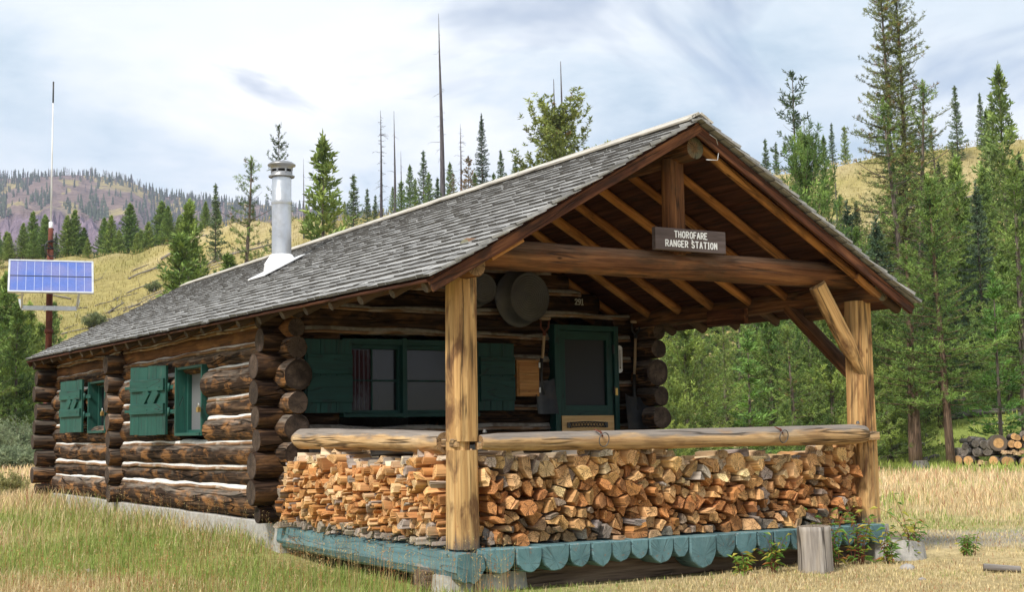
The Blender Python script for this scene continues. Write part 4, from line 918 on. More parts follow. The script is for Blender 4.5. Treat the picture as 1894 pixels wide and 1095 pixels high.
c=n.mix(.8,c,n.ramp(f1,[(.3,(.62,.60,.58)),(.7,(1.25,1.25,1.25))]),'MULTIPLY'); c=n.mix(.75,c,n.ramp(f2,[(.3,(.55,.52,.48)),(.7,(1.3,1.3,1.3))]),'MULTIPLY'); c=n.mix(.5,c,n.ramp(f3,[(.3,(.5,.5,.5)),(.7,(1.35,1.35,1.35))]),'MULTIPLY')
# bare earthy / gravel patches
mp=n.vm('SUBTRACT',tc,(7.2,.9,0)); pr=n.vm('LENGTH',n.vm('MULTIPLY',mp,(.36,.75,0))); pm=n.mt('ADD',pr,n.mt('MULTIPLY',n.mt('SUBTRACT',f1,.5),1.2)); c=n.mix(n.mt('MULTIPLY',n.ramp(pm,[(.5,1.),(.95,0.)]),.85),c,n.mix(n.ramp(f3,[(.35,0.),(.65,1.)]),(.26,.22,.18),(.50,.46,.42)))
n.bump(n.mt('ADD',f2,f3),1,.03); M['ground']=n.fin(c,.95,0,.1)
me=fastmesh('ground',V,Q,M['ground'],gc_,True); ob=bpy.data.objects.new('ground',me); COL.objects.link(ob); ob['kind']='structure'
# ------------------------------------------------------------------- mountain
MS=[(-1700,300),(-900,330),(-300,326),(0,330),(60,327),(130,323),(190,327),(235,335),(262,348),(300,362),(340,366),(420,374),(500,380),(640,392),(900,415),(1400,440),(2600,460)]
MSX=np.array([bearing(m[0]) for m in MS]); MD0,MD1=1700.,2700.
MH=np.array([hgt_px(p,q,MD1) for p,q in MS])
def mount(b,t):
    """t 0..1 base->crest"""
    H=np.interp(b,MSX,MH); nb_=fbm(b*40+3,t*5,5); n2=fbm(b*150,t*14+8,4)
    # cliff band profile
    cl=.80+.12*(fbm(b*18,b*0+2,3)-.5)*2; prof=np.where(t<.22,t/.22*.50,np.where(t<.34,.50+(t-.22)/.12*(cl-.50),cl+(1-cl)*((t-.34)/.66)**.9))
    gul=(np.abs(fbm(b*90,t*2+1,3)-.5)*2); hh=H*prof*(MD0+(MD1-MD0)*t)/MD1+ (nb_-.5)*36*np.sin(np.pi*np.clip(t,0,1))+(n2-.5)*34*(t<.36)*(t>.05)-gul*46*(t<.37)*(t>.1)
    r=MD0+(MD1-MD0)*t+(fbm(b*30,t*3,3)-.5)*160*(1-t)-gul*60*(t<.36)
    return r,hh
mb=np.linspace(YAW-.75,YAW+.35,900); mt_=np.concatenate([np.linspace(0,.2,14),np.linspace(.21,.36,30),np.linspace(.38,1,46),np.linspace(1.02,1.5,8)])
TT,B2=np.meshgrid(mt_,mb,indexing='ij'); r_,h_=mount(B2.ravel(),np.minimum(TT.ravel(),1)); r_=r_+np.maximum(TT.ravel()-1,0)*900; h_=h_-np.maximum(TT.ravel()-1,0)*500
V=np.column_stack([CAM[0]+r_*np.sin(B2.ravel()),CAM[1]+r_*np.cos(B2.ravel()),h_]); nb=len(mb)
I=(np.arange(len(mt_)-1)[:,None]*nb+np.arange(nb-1)[None,:]); Q=np.stack([I,I+1,I+nb+1,I+nb],-1).reshape(-1,4)
b_=B2.ravel(); t_=TT.ravel(); rk=(t_<.37)&(t_>.02); n1=fbm(b_*60,t_*8,4)[:,None]; n3=fbm(b_*200,t_*30,3)[:,None]
cr=np.array([.22,.16,.19])*(.35+1.3*n3); cg=np.array([.25,.18,.15])*(.75+.5*n1); cy_=np.array([.40,.32,.14]); cg=np.where(n1>.55,cy_*(.8+.3*n3),cg)
cc_=np.where(rk[:,None],cr,cg); pt=np.clip((fbm(b_*22,t_*4+5,4)-.56)*8,0,1)[:,None]*(t_>.37)[:,None]; cc_=cc_*(1-pt)+np.array([.25,.19,.18])*pt
n=N('mountain_rock'); tc=n.n('ShaderNodeNewGeometry').outputs['Position']; f1=n.noise(tc,.02,6,.7); f2=n.noise(n.vm('MULTIPLY',tc,(1,1,.35)),.06,5,.7); c=n.mix(.7,n.attr('tint').outputs['Color'],n.ramp(f1,[(.3,(.6,.6,.6)),(.7,(1.3,1.3,1.3))]),'MULTIPLY'); c=n.mix(.6,c,n.ramp(f2,[(.35,(.5,.5,.5)),(.6,(1.2,1.2,1.2))]),'MULTIPLY')
n.bump(f2,1,14.); M['mountain']=n.fin(c,.95,0,.1)
me=fastmesh('mountain',V,Q,M['mountain'],cc_,False); ob=bpy.data.objects.new('mountain',me); COL.objects.link(ob); ob['kind']='structure'
# forest on the mountain : ragged little conifers
Vs=[];Ts=[];Cs=[];k=0
def minitree(x,y,z,h,w,dead):
    global k
    n=5; ph=R(0,6)
    tiers=[(0,w*.25),(.12,w),(.38,w*.5),(.42,w*.75),(.66,w*.32),(.70,w*.5)] if not dead else [(0,w*.22),(.5,w*.16),(.55,w*.4),(.6,w*.12),(.8,w*.3),(.82,w*.1)]
    for tt,ww in tiers:
        for j in range(n):
            a=ph+j*6.283/n; q=ww*R(.75,1.25); Vs.append((x+q*math.cos(a),y+q*math.sin(a),z+tt*h))
    Vs.append((x,y,z+h)); m=len(tiers)
    for i in range(m-1):
        for j in range(n): a,b,c,d=i*n+j,i*n+(j+1)%n,(i+1)*n+(j+1)%n,(i+1)*n+j; Ts.extend([(k+a,k+b,k+c),(k+a,k+c,k+d)])
    for j in range(n): Ts.append((k+(m-1)*n+j,k+(m-1)*n+(j+1)%n,k+m*n))
    cc=np.array((.075,.095,.05) if not dead else (.14,.12,.115))*R(.7,1.3); Cs.extend([cc]*(m*n+1)); k+=m*n+1
N_T=0
while N_T<3000:
    px=R(-500,800); b=bearing(px) if N_T%1==0 else 0; t=R(0,1)**.75
    dens=float(fbm(np.array([b*55]),np.array([t*7.]),4)[0]); crest=t>.90; ridge2=px>262
    p=.04 if t<.37 else (.9 if dens>.53 else .05)
    if crest: p=.9
    if ridge2 and t>.6: p=.9
    if R(0,1)>p: continue
    r1,h1=mount(np.array([b]),np.array([t])); h=R(9,21)*(1 if t>.37 else .8); minitree(CAM[0]+r1[0]*math.sin(b),CAM[1]+r1[0]*math.cos(b),h1[0]-2,h,h*.16,R(0,1)<(.45 if crest or ridge2 else .2)); N_T+=1
for i in range(420):
    px=R(-300,760); b=bearing(px); r1,h1=mount(np.array([b]),np.array([1.])); h=R(8,22); minitree(CAM[0]+(r1[0])*math.sin(b),CAM[1]+(r1[0])*math.cos(b),h1[0]-2,h,h*.13,R(0,1)<.5)
me=fastmesh('mountain_forest',Vs,np.array(Ts),M['needle'],np.array(Cs)); ob=bpy.data.objects.new('mountain_forest',me); COL.objects.link(ob); ob['kind']='stuff'; tag(ob,'far conifers and bare burnt trunks scattered over the mountain','forest')
# =================================================================== TREES
def tuft(P,D,L,k,w,spread,col,colv):
    """clumps of thin needle-sprays: returns V,T,C"""
    n=len(P); D=D/np.linalg.norm(D,axis=1)[:,None]
    rd=rng.normal(size=(n,k,3)); rd/=np.linalg.norm(rd,axis=2)[:,:,None]
    dr=D[:,None,:]+rd*spread; dr/=np.linalg.norm(dr,axis=2)[:,:,None]
    ln=L[:,None]*rng.uniform(.6,1.15,(n,k)); base=P[:,None,:]+D[:,None,:]*(rng.uniform(-.5,.5,(n,k))*L[:,None])[:,:,None]
    tip=base+dr*ln[:,:,None]; sd=np.cross(dr,rng.normal(size=(n,k,3))); sd/=np.linalg.norm(sd,axis=2)[:,:,None]; ww=w*rng.uniform(.6,1.2,(n,k))[:,:,None]
    mid=base+dr*(ln*.45)[:,:,None]
    V=np.stack([base,mid+sd*ww,tip,mid-sd*ww],2).reshape(-1,3); m=n*k; i=np.arange(m)*4; T=np.concatenate([np.stack([i,i+1,i+2],1),np.stack([i,i+2,i+3],1)])
    c=col[:,None,:]*(1+rng.uniform(-colv,colv,(n,k,1))); C=np.repeat(c.reshape(-1,3),4,0)
    return V,T,C
def make_tree(H,crown0,Rf,dz,nbr,ang0,ang1,curve,tL,tk,tw,spread,step,c1,c2,trunk_r,gap=.12,lean=(0,0),dead=0,brown=0,irr=.3,droop=0,barkmat='bark',fork=False,limbs=True,sub=.35,seed=1,tipup=.3,patch=0,double=None,trunkbend=.0,thick=1.0,shoots=True):
    random.seed(seed); global rng; rng=np.random.default_rng(seed)
    g=G(); ph=R(0,6)
    def axis(z): t=z/H; return A(lean[0]*t+trunkbend*math.sin(t*4+ph)*H*.02,lean[1]*t+trunkbend*math.cos(t*3+ph)*H*.02,z)
    tube(g,[axis(H*i/12)-A(0,0,.15 if i==0 else 0) for i in range(13)],trunk_r,12,r1=trunk_r*.10)
    for v in (0,): pass
    Ps=[];Ds=[];Ls=[];Cs=[]; z=crown0; wh=0; bq=[.5,1.]
    def addt(p,d,l):
        q=min(1,max(0,bq[0]+R(-.25,.25))); c=(A(*c1)*(1-q)+A(*c2)*q)*bq[1]
        if R(0,1)<brown: c=A(.20,.13,.045)
        Ps.append(p);Ds.append(d);Ls.append(l);Cs.append(c)
    stems=[(axis,H,crown0,1.)]
    if double:
        zf,off,hf=double
        def ax2(z_,zf=zf,off=off): t=max(0,(z_-zf)/(H*hf-zf)); s=math.sin(min(1,t*2.2)*math.pi/2); return axis(z_)+A(off[0]*s,off[1]*s,0)
        tube(g,[ax2(zf+(H*hf-zf)*i/10) for i in range(11)],trunk_r*.6,8,r1=trunk_r*.08); stems.append((ax2,H*hf,zf+.8,.75))
    for (ax,Ht,cr0,sc_) in stems:
        z=cr0
        while z<Ht*.985:
            t=(z-cr0)/(Ht-cr0); Rb=Rf(t)*sc_; nb_=max(2,int(nbr+R(-1,1))); a0=R(0,6.28); wh+=1
            for j in range(nb_):
                if R(0,1)<gap: continue
                a=a0+j*6.283/nb_+R(-.35,.35); L=Rb*R(1-irr,1+irr*.6)
                if patch and math.sin(a*1.0+z*.9+ph)>.55 and R(0,1)<patch: L*=.45
                if L<.05: continue
                el=ang0+(ang1-ang0)*t+R(-.12,.12); n_=max(3,int(L/.12)); o=ax(z+R(-dz*.4,dz*.4)); pts=[o]; p=o.copy(); 
                for i in range(n_):
                    s=i/n_; e2=el+curve*s*s-droop*s; aa=a+R(-.12,.12); p=p+L/n_*A(math.cos(aa)*math.cos(e2),math.sin(aa)*math.cos(e2),math.sin(e2)); pts.append(p.copy())
                if limbs and L>.35: tube(g,pts[::2]+([pts[-1]] if len(pts)%2==0 else []),max(.008,trunk_r*.13*(L/max(.3,Rf(.2)))),4,r1=.004)
                isdead=R(0,1)<dead; bq[0]=R(0,1); bq[1]=R(.6,1.38)
                if isdead: continue
                s=.18
                while s<=1.0:
                    i=min(n_-1,int(s*n_)); fr=s*n_-i; q=pts[i]*(1-fr)+pts[min(i+1,n_)]*fr; d=nrm(pts[min(i+1,n_)]-pts[i])
                    lat=sub*L*(1-abs(s-.5))*R(.1,1)*random.choice((-1,1)); sd=nrm(A(-d[1],d[0],0)+A(0,0,R(-.3,.3)))
                    if R(0,1)<.65:
                        mm=max(1,int(abs(lat)/step)); 
                        for w_ in range(mm): 
                            f=(w_+1)/mm; addt(q+sd*lat*f+A(0,0,tipup*abs(lat)*f*f)+rng.normal(size=3)*.02,nrm(d*.6+sd*np.sign(lat)*.7+A(0,0,tipup*1.3)),tL*R(.75,1.15))
                    addt(q+rng.normal(size=3)*.02,nrm(d+A(0,0,tipup)),tL*R(.8,1.2)); s+=step/L
            z+=dz*R(.75,1.25)*(1 if t<.8 else .7)
        if shoots:
            for i in range(5): addt(ax(Ht-tL*.5*i*.6),A(0,0,1.),tL)
    P_=np.array(Ps);D_=np.array(Ds);L_=np.array(Ls);C_=np.array(Cs)
    V,T,C=tuft(P_,D_,L_,tk,tw,spread,C_,.28)
    trunkmesh=g
    cm=fastmesh('crown',V,T,M['needle'],C)
    tr=g.build('trunk',M[barkmat]); trm=tr.data; bpy.data.objects.remove(tr)
    return dict(H=H,trunk=trm,crown=cm,n=len(P_))
def place_tree(proto,x,y,s,rz,name,label,cat,group=None,zoff=0,sxy=1.0):
    z=tz(x,y)-.05+zoff; t=thing(name,(x,y,z),label,cat,group,rz); t.scale=(s*sxy,s*sxy,s)
    for nm in ('trunk','crown'):
        if proto[nm] is None: continue
        o=bpy.data.objects.new(nm,proto[nm]); COL.objects.link(o); o.parent=t
    return t
def at(px,r): b=bearing(px); return CAM[0]+r*math.sin(b),CAM[1]+r*math.cos(b)
def put(proto,px,r,ytop,name,label,cat='tree',group=None,sxy=1.0,rz=None,hmin=.3):
    x,y=at(px,r); zt=hgt_px(px,ytop,r); z0=tz(x,y); s=max(hmin,zt-z0)/proto['H']
    return place_tree(proto,x,y,s,R(0,6.28) if rz is None else rz,name,label,cat,group,sxy=sxy)
YG1,YG2=(.080,.145,.036),(.235,.32,.075)   # bright pine
G1,G2=(.058,.105,.034),(.155,.22,.065)     # mid green
D1,D2=(.035,.065,.033),(.08,.12,.055)     # dark spruce
B1,B2c=(.065,.110,.065),(.13,.185,.105)    # bluish spruce
cone=lambda w,p=.9:(lambda t:w*(1-t)**p*(.55+.45*min(1,t*6)) )
bush=lambda w:(lambda t:w*math.sin(math.pi*min(1,(t*.85+.15)))**.8*(1-.25*t))
pr={}
pr['pineA']=make_tree(9,1.2,lambda t:1.75*(1-t)**.75*(.7+.3*min(1,t*5))+.15,.26,6,.05,.75,.5,.135,22,.0095,1.3,.20,YG1,YG2,.15,gap=.10,irr=.4,seed=3,patch=.4,tipup=.5)
pr['pineB']=make_tree(9,2.0,lambda t:1.9*(1-t)**.6*(.6+.4*min(1,t*4))+.1,.28,6,-.05,.7,.5,.135,22,.0095,1.3,.21,G1,YG2,.16,gap=.15,irr=.5,seed=5,patch=.6,brown=.04,tipup=.45,trunkbend=.6)
pr['trunkpine']=make_tree(10,2.5,lambda t:2.0*(1-t)**.7*(.7+.3*min(1,t*4))+.15,.28,6,-.05,.75,.5,.135,22,.0095,1.3,.20,YG1,YG2,.27,gap=.12,irr=.4,seed=4,patch=.4,tipup=.45,barkmat='bark2',dead=.05)
pr['slimpine']=make_tree(9,1.9,lambda t:1.6*1.2*(1-t)**.55*(.7+.3*min(1,t*4)),.24,7,-.1,.7,.5,.135,22,.0095,1.3,.20,YG1,YG2,.135,gap=.1,irr=.45,seed=6,patch=.5,tipup=.45,barkmat='bark2',dead=.05,lean=(.15,.3))
pr['bushy']=make_tree(5.5,.25,lambda t:1.9*(1-t)**.55+.15,.21,7,.1,.9,.5,.13,22,.0095,1.3,.155,(.085,.15,.040),(.26,.35,.080),.10,gap=.04,irr=.35,seed=8,tipup=.5,patch=.3)
pr['openpine']=make_tree(13,2.6,lambda t:2.2*(1-t)**.5*(.5+.5*min(1,t*3)),.38,5,-.15,.6,.45,.15,20,.012,1.4,.23,G1,YG2,.20,gap=.28,irr=.55,seed=12,patch=.7,brown=.06,dead=.14,trunkbend=1.0,tipup=.4)
pr['spruce']=make_tree(10,.6,cone(1.55,.85),.22,8,-.15,.45,.25,.15,8,.020,.9,.14,D1,D2,.12,gap=.06,irr=.3,seed=20,droop=.25,tipup=.05,barkmat='bark2')
pr['blue']=make_tree(9,.4,cone(1.7,.95),.21,8,-.2,.5,.3,.14,8,.020,.9,.13,B1,B2c,.11,gap=.04,irr=.25,seed=22,droop=.2,tipup=.1)
pr['young']=make_tree(8,.3,lambda t:1.6*(1-t)**.8+.08,.21,8,.1,.85,.4,.18,9,.024,.8,.15,(.14,.22,.055),(.30,.39,.10),.10,gap=.04,irr=.25,seed=27,tipup=.5)
pr['young2']=make_tree(6,.3,lambda t:1.15*(1-t)**.7+.06,.24,6,.25,.95,.4,.19,9,.022,.8,.15,YG1,YG2,.07,gap=.12,irr=.35,seed=29,tipup=.6,patch=.3)
pr['sapling']=make_tree(5.2,.8,lambda t:1.05*(1-t)**.7*(.8+.2*math.sin(t*40)),.34,6,.0,.5,.5,.16,9,.018,.75,.12,(.10,.20,.045),(.20,.33,.075),.055,gap=.08,irr=.3,seed=31,tipup=.3,barkmat='bark')
pr['sparse']=make_tree(13,2.,lambda t:1.9*(1-t)**.7+.25,.50,5,.0,.6,.4,.22,8,.026,.9,.22,D1,(.13,.18,.075),.13,gap=.3,irr=.5,seed=35,patch=.5,dead=.1,tipup=.35)
pr['hillspruce']=make_tree(10,.5,cone(1.5,.9),.36,6,-.1,.5,.3,.30,7,.05,.85,.28,(.075,.12,.055),(.16,.22,.095),.11,gap=.08,irr=.35,seed=40,limbs=False)
pr['hillpine']=make_tree(10,.6,lambda t:1.7*(1-t)**.7+.1,.36,6,.1,.8,.4,.32,7,.055,.8,.28,(.13,.20,.055),(.27,.35,.10),.12,gap=.12,irr=.4,seed=42,tipup=.45,limbs=False)
pr['browning']=make_tree(9,1.,lambda t:1.5*(1-t)**.6+.1,.4,5,.0,.5,.3,.26,6,.05,.9,.28,(.11,.12,.06),(.20,.16,.10),.10,gap=.3,irr=.5,seed=45,brown=.4)
# rounded whitebark on the hill behind the ridge
pr['round']=make_tree(12,3.2,lambda t:3.3*math.sin(math.pi*(t*.60+.26))**.6,.34,6,.3,1.0,.6,.30,12,.045,1.3,.34,(.15,.20,.05),(.27,.31,.08),.20,gap=.12,irr=.45,seed=51,tipup=.6,patch=.4,brown=.02)
pr['giant']=make_tree(24,4.5,lambda t:3.5*(1-t)**.5*(.62+.38*min(1,t*5))*(.85+.15*math.sin(t*25)),.31,7,-.25,.55,.5,.18,18,.015,1.4,.25,(.10,.135,.045),(.235,.27,.085),.27,gap=.2,irr=.5,seed=60,patch=.6,brown=.06,dead=.10,trunkbend=.5,double=(9.,(.75,.25),1.02),tipup=.4,barkmat='bark')
def make_snag(H,r,seed,nb=18,lean=(0,0),twig=0,bend=.5):
    random.seed(seed); g=G(); ph=R(0,6)
    ax=lambda z:A(lean[0]*z/H+bend*.12*math.sin(z/H*3+ph)*z/H,lean[1]*z/H,z)
    tube(g,[ax(H*i/14) for i in range(15)],r,8,r1=.018); sn=g.build('trunk',M['snag']); t_=sn.data; bpy.data.objects.remove(sn)
    g=G()
    for i in range(nb):
        z=H*R(.12,.96); a=R(0,6.28); L=R(.25,1.0)*(1.3-z/H)*(1.8 if R(0,1)<.2 else .8); o=ax(z); pts=[o]; e=R(-.3,.3)
        for k_ in range(4): e+=R(-.35,.25); pts.append(pts[-1]+L/4*A(math.cos(a)*math.cos(e),math.sin(a)*math.cos(e),math.sin(e)))
        tube(g,pts,.022,4,r1=.006)
        for w_ in range(twig):
            q=pts[random.randint(1,4)]; a2=a+R(-1.2,1.2); l2=L*R(.2,.6); tube(g,[q,q+l2*A(math.cos(a2),math.sin(a2),R(-.6,.2))],.011,3,r1=.006)
    br=g.build('crown',M['snag']); b_=br.data; bpy.data.objects.remove(br)
    return dict(H=H,trunk=t_,crown=b_)
sn1=make_snag(20,.30,71,34,bend=1.8,twig=1); sn2=make_snag(13,.20,72,60,twig=7); sn3=make_snag(12,.18,73,10)
random.seed(99); rng=np.random.default_rng(99)
# --- right-hand near trees, each its own
put(pr['giant'],1683,62,-55,'giant_pine','tallest pine with twin trunks and open crown running off the top edge',rz=2.2)
put(pr['openpine'],1668,56,180,'pine_tree','shaggy olive pine crowded against the left side of the tallest pine',rz=1.)
put(pr['openpine'],1720,60,150,'pine_tree','olive pine with a leaning bushy top on the right side of the tallest pine',rz=4.)
put(pr['slimpine'],1752,44.5,318,'pine_tree','slim pine with reddish bare lower trunk standing left of the far wood pile',rz=.6,sxy=1.05)
put(pr['trunkpine'],1687,45.5,445,'pine_tree','bushy pine with thick brown trunk just right of the porch post',rz=2,sxy=1.2)
put(pr['sapling'],1846,48,505,'spruce_sapling','small bright layered spruce rising behind the far wood pile',rz=1,sxy=1.2)
put(pr['blue'],1822,66,335,'spruce_tree','bluish dense spruce between the slim pine and right edge')
put(pr['pineA'],1895,52,300,'pine_tree','bright yellow green pine cut off by the right edge',sxy=1.25)
put(pr['young'],1786,72,290,'conifer_tree','light green feathery conifer with pointed top behind the slim pine')
put(pr['sparse'],1486,78,132,'pine_tree','slender open pine with pointed top above the right roof slope',rz=1)
put(pr['bushy'],1502,50,255,'pine_tree','dense bright pine pressed against the right roof slope',rz=.4,sxy=.62)
put(pr['pineA'],1520,46,420,'pine_tree','leafy green pine just behind the right roof edge',sxy=1.1)
# forest under the right roof slope and behind the porch
for i,(px,r,yt,k_,sx_) in enumerate([(1268,33,575,'bushy',1.2),(1245,30,700,'bushy',1.0),(1302,44,470,'pineA',1.1),(1340,37,560,'pineA',1.0),(1385,34,612,'sapling',1.5),(1372,47,480,'pineB',1.0),(1425,40,560,'bushy',1.2),(1462,36,600,'pineB',1.2),(1500,45,480,'pineA',1.2),(1538,40,560,'bushy',1.1),(1450,30,745,'bushy',.8),(1560,52,430,'blue',1.1),(1595,50,420,'pineA',1.1),(1632,55,400,'blue',1.3),(1640,48,560,'bushy',1.1),(1400,62,430,'spruce',1.3),(1330,62,450,'spruce',1.4),(1270,60,440,'spruce',1.4),(1460,62,420,'spruce',1.4),(1520,64,400,'spruce',1.3),(1235,42,560,'spruce',1.2),(1200,40,560,'pineA',1.2)]):
    put(pr[k_],px,r,yt,'pine_tree' if k_[0]!='s' else 'spruce_tree',{'bushy':'bushy bright pine in the thicket seen through the porch','pineA':'rounded green pine in the thicket seen through the porch','pineB':'loose olive pine in the thicket seen through the porch','sapling':'slim young conifer in front of the thicket behind the porch','blue':'dense bluish spruce behind the right porch post','spruce':'dark spruce at the back of the thicket behind the porch'}[k_],'tree','trees in the thicket behind the porch',sxy=sx_)
# right-hand hillside forest
cnt=0; taken=[]
while cnt<62:
    px=R(1560,2080); r=R(58,150); 
    if px<1700 and r>100: continue
    if 1700<px and r>120 and R(0,1)<.75: continue
    k_=random.choice(['young','spruce','pineA','blue','openpine','young','pineB']); x,y=at(px,r)
    if any((x-a)**2+(y-b)**2<9 for a,b in taken): continue
    taken.append((x,y)); hh=R(7,11) if r<90 else R(5,9); s=hh/pr[k_]['H']
    place_tree(pr[k_],x,y,s,R(0,6.28),'conifer_tree','conifer in the dense forest climbing the right hillside','tree','forest trees on the right hillside',sxy=1.15); cnt+=1
for (px,r,yt,k_,lb) in [(1792,172,158,'hillspruce','dark pointed spruce alone on the hill crest right of the tallest pine'),(1850,140,200,'hillpine','light conifer on the grassy crest near the right edge'),(1838,178,170,'hillspruce','slim spruce on the crest between two lighter conifers'),(1876,120,120,'hillpine','big yellow green pine crown at the upper right corner'),(1860,170,168,'hillspruce','thin dark conifer near the upper right corner'),(1742,190,240,'hillspruce','small spruce on the crest touching the tallest pine'),(1556,185,228,'hillspruce','dark spruce on the crest left of the tallest pine'),(1580,180,232,'hillpine','light pine on the crest next to the tallest pine'),(1430,195,258,'hillspruce','small blue spruce on the skyline, left of a pair right of the gable'),(1450,192,264,'hillspruce','small spruce on the skyline, right of a pair by the gable'),(1540,150,250,'hillpine','round topped pine low on the skyline beyond the roof'),(1524,170,262,'hillspruce','narrow conifer on the skyline right of the slender open pine')]:
    put(pr[k_],px,r,yt,'conifer_tree',lb,'tree')
# --- middle hill behind the roof
for (px,r,yt,k_,lb,sx_) in [(598,92,255,'hillpine','bright green tall pine immediately right of the stovepipe',1.15),(515,110,232,'sparse','dark ragged pine top rising behind the stovepipe',.8),(455,88,292,'openpine','open branched pine left of the stovepipe',1.1),(347,95,372,'young','dense green conifer growing low on the slope left of the open pine',1.1),(330,90,435,'young2','yellow green bushy young pine at the foot of the dense conifer',1.6),(397,150,342,'hillspruce','small dark spruce on the skyline above the slope',1.),(420,100,470,'young2','small olive bush pine below the open pine',1.8),(655,140,325,'hillspruce','neat pointed spruce on the hill between stovepipe and snags',1.25),(681,150,350,'hillspruce','smaller spruce right of the neat pointed one',1.2),(897,150,210,'spruce','tall dark spruce right of the tallest dead trunk',.8),(932,160,278,'hillspruce','pale slim spruce right of the tall dark spruce',1.2),(1040,120,222,'round','big round crowned pine with dead spikes standing alone above the roof',1.4),(960,170,290,'hillspruce','tiny spruce on the skyline left of the round crowned pine',1.3)]:
    put(pr[k_],px,r,yt,'conifer_tree',lb,'tree',sxy=sx_)
for (px,r,yt,pz,lb,sx_) in [(822,150,24,sn1,'tallest bare dead trunk on the skyline with a few snapped branches',1.),(707,150,203,sn2,'dead twiggy conifer leftmost of the skyline snags',1.),(733,152,204,sn3,'thin bare dead pole right of the twiggy snag',1.),(745,155,278,sn3,'shorter bare pole close to the thin dead pole',1.),(857,155,228,sn2,'dead twiggy tree between the tallest snag and dark spruce',1.),(562,150,292,sn3,'lone thin dead pole right of the stovepipe',.8),(1050,122,112,sn3,'dead spike standing behind the round crowned pine',1.),(1036,124,145,sn3,'short dead spike left in the round crowned pine',1.),(1790,150,300,sn3,'dark dead pole leaning on the right hillside',1.),(1560,120,310,sn3,'thin grey dead pole on the grass slope right of the roof',1.)]:
    o=put(pz,px,r,yt,'dead_tree',lb,'dead tree',sxy=sx_,rz=0)
random.seed(5)
for px,yt,k_ in [(760,305,0),(783,280,1),(800,320,0),(770,330,0),(745,335,0),(812,330,1),(838,300,0),(845,320,2),(870,290,2),(880,320,0),(860,330,2),(915,320,0),(945,320,1),(725,345,0),(697,362,1),(978,300,0),(905,340,0),(640,372,0),(620,380,1),(1005,285,0),(985,300,1),(1110,270,0)]:
    put(pr[['hillpine','hillspruce','browning'][k_]],px+R(-4,4),R(140,168),yt,'conifer_tree','conifer in the mixed stand on the skyline above the roof','tree','mixed stand of conifers on the skyline',sxy=1.15)
# crest row at left
random.seed(6)
for px,yt in [(-30,400),(8,430),(35,412),(60,425),(78,400),(100,430),(122,398),(136,388),(150,420),(160,440),(186,402),(200,398),(214,425),(238,376),(250,430),(272,410),(292,372),(305,380),(325,400),(268,430),(345,385),(366,410),(380,372),(402,385),(425,398),(440,405),(470,380),(-60,420)]:
    k_=random.choice(['hillpine','hillpine','hillspruce']); 
    put(pr['young'] if R(0,1)<.85 else pr['hillspruce'],px+R(-4,4),R(196,214)*(1 if px<300 else .88),yt,'conifer_tree','green conifer in the row along the crest of the left slope','tree','row of conifers along the left crest',sxy=1.55)
for i in range(26):
    px=R(-150,420); r=R(225,270); x,y=at(px,r); place_tree(pr['young'],x,y,R(1.,1.4),R(0,6),'conifer_tree','conifer standing behind the row on the left crest','tree','conifers behind the left crest row',sxy=1.3)
# left near clump
for (px,r,yt,k_,lb,sx_) in [(8,80,505,'young','dense green conifer at the left edge under the solar panel, largest of three',1.15),(-45,76,470,'pineA','tall conifer cut off by the left edge',1.2),(52,84,560,'young','smaller conifer beside the mast below the solar panel',1.1),(30,78,560,'young2','light young conifer in front of the large left conifer',1.3),(72,88,600,'young2','short young conifer tucked behind the mast',1.6),(98,110,560,'young2','little conifer seen just right of the mast above the roof tip',1.2),(-10,95,540,'spruce','darker conifer behind the large left conifer',1.3)]:
    put(pr[k_],px,r,yt,'conifer_tree',lb,'tree',sxy=sx_)
# =================================================================== SHRUBS, LOGS, GRASS
def shrub(name,x,y,H,W,c1,c2,label,cat,nst=60,leaf=.05,seed=1,group=None,k=26,upright=.9):
    global rng
    random.seed(seed); rng=np.random.default_rng(seed); z=tz(x,y); t=thing(name,(x,y,z),label,cat,group)
    g=G(); P_=[];D_=[];C_=[]
    for i in range(nst):
        a=R(0,6.28); rr=W*R(0,1)**.6; h=H*R(.6,1.05)*(1-.5*(rr/W)**2); o=A(rr*.35*math.cos(a),rr*.35*math.sin(a),0); e=A(rr*math.cos(a),rr*math.sin(a),h); m=(o+e)/2+A(0,0,h*.12); tube(g,[A(x,y,z)+o,A(x,y,z)+m,A(x,y,z)+e],.012,4,r1=.004)
        for j in range(k):
            f=R(.15,1); q=(o*(1-f)**2+2*m*f*(1-f)+e*f*f); q=q+rng.normal(size=3)*W*.09; P_.append(q); D_.append(A(rng.normal(),rng.normal(),upright)); w=R(0,1); C_.append(A(*c1)*(1-w)+A(*c2)*w)
    g.build('stems',M['bark2'],t)
    V,T,C=tuft(np.array(P_),np.array(D_),np.full(len(P_),leaf*1.8),5,leaf*.22,.9,np.array(C_),.3)
    o=bpy.data.objects.new('foliage',fastmesh('foliage',V,T,M['leaf'],C)); COL.objects.link(o); o.parent=t
    return t
W1,W2=(.20,.25,.13),(.33,.37,.22)
for i,(px,r,H,W,lb) in enumerate([(35,74,2.5,1.5,'rounded grey green willow bush, biggest of the group at the left edge'),(-10,72,2.2,1.4,'grey green willow bush cut off by the left edge'),(68,76,1.9,1.0,'grey green willow bush touching the solar mast'),(20,66,1.0,1.5,'low pale willow growth in front of the big willow bush'),(62,66,.9,1.3,'low pale willow growth left of the mast foot'),(95,70,1.2,1.2,'low willow seen between mast and cabin corner')]):
    x,y=at(px,r); shrub('willow_bush',x,y,H,W,W1,W2,lb,'bush',90,.10,200+i,k=30)
x,y=at(12,30); shrub('low_shrub',x,y,.55,.6,(.22,.22,.08),(.36,.34,.14),'low olive scrub in the dry grass at the left edge','bush',50,.045,231,k=30)
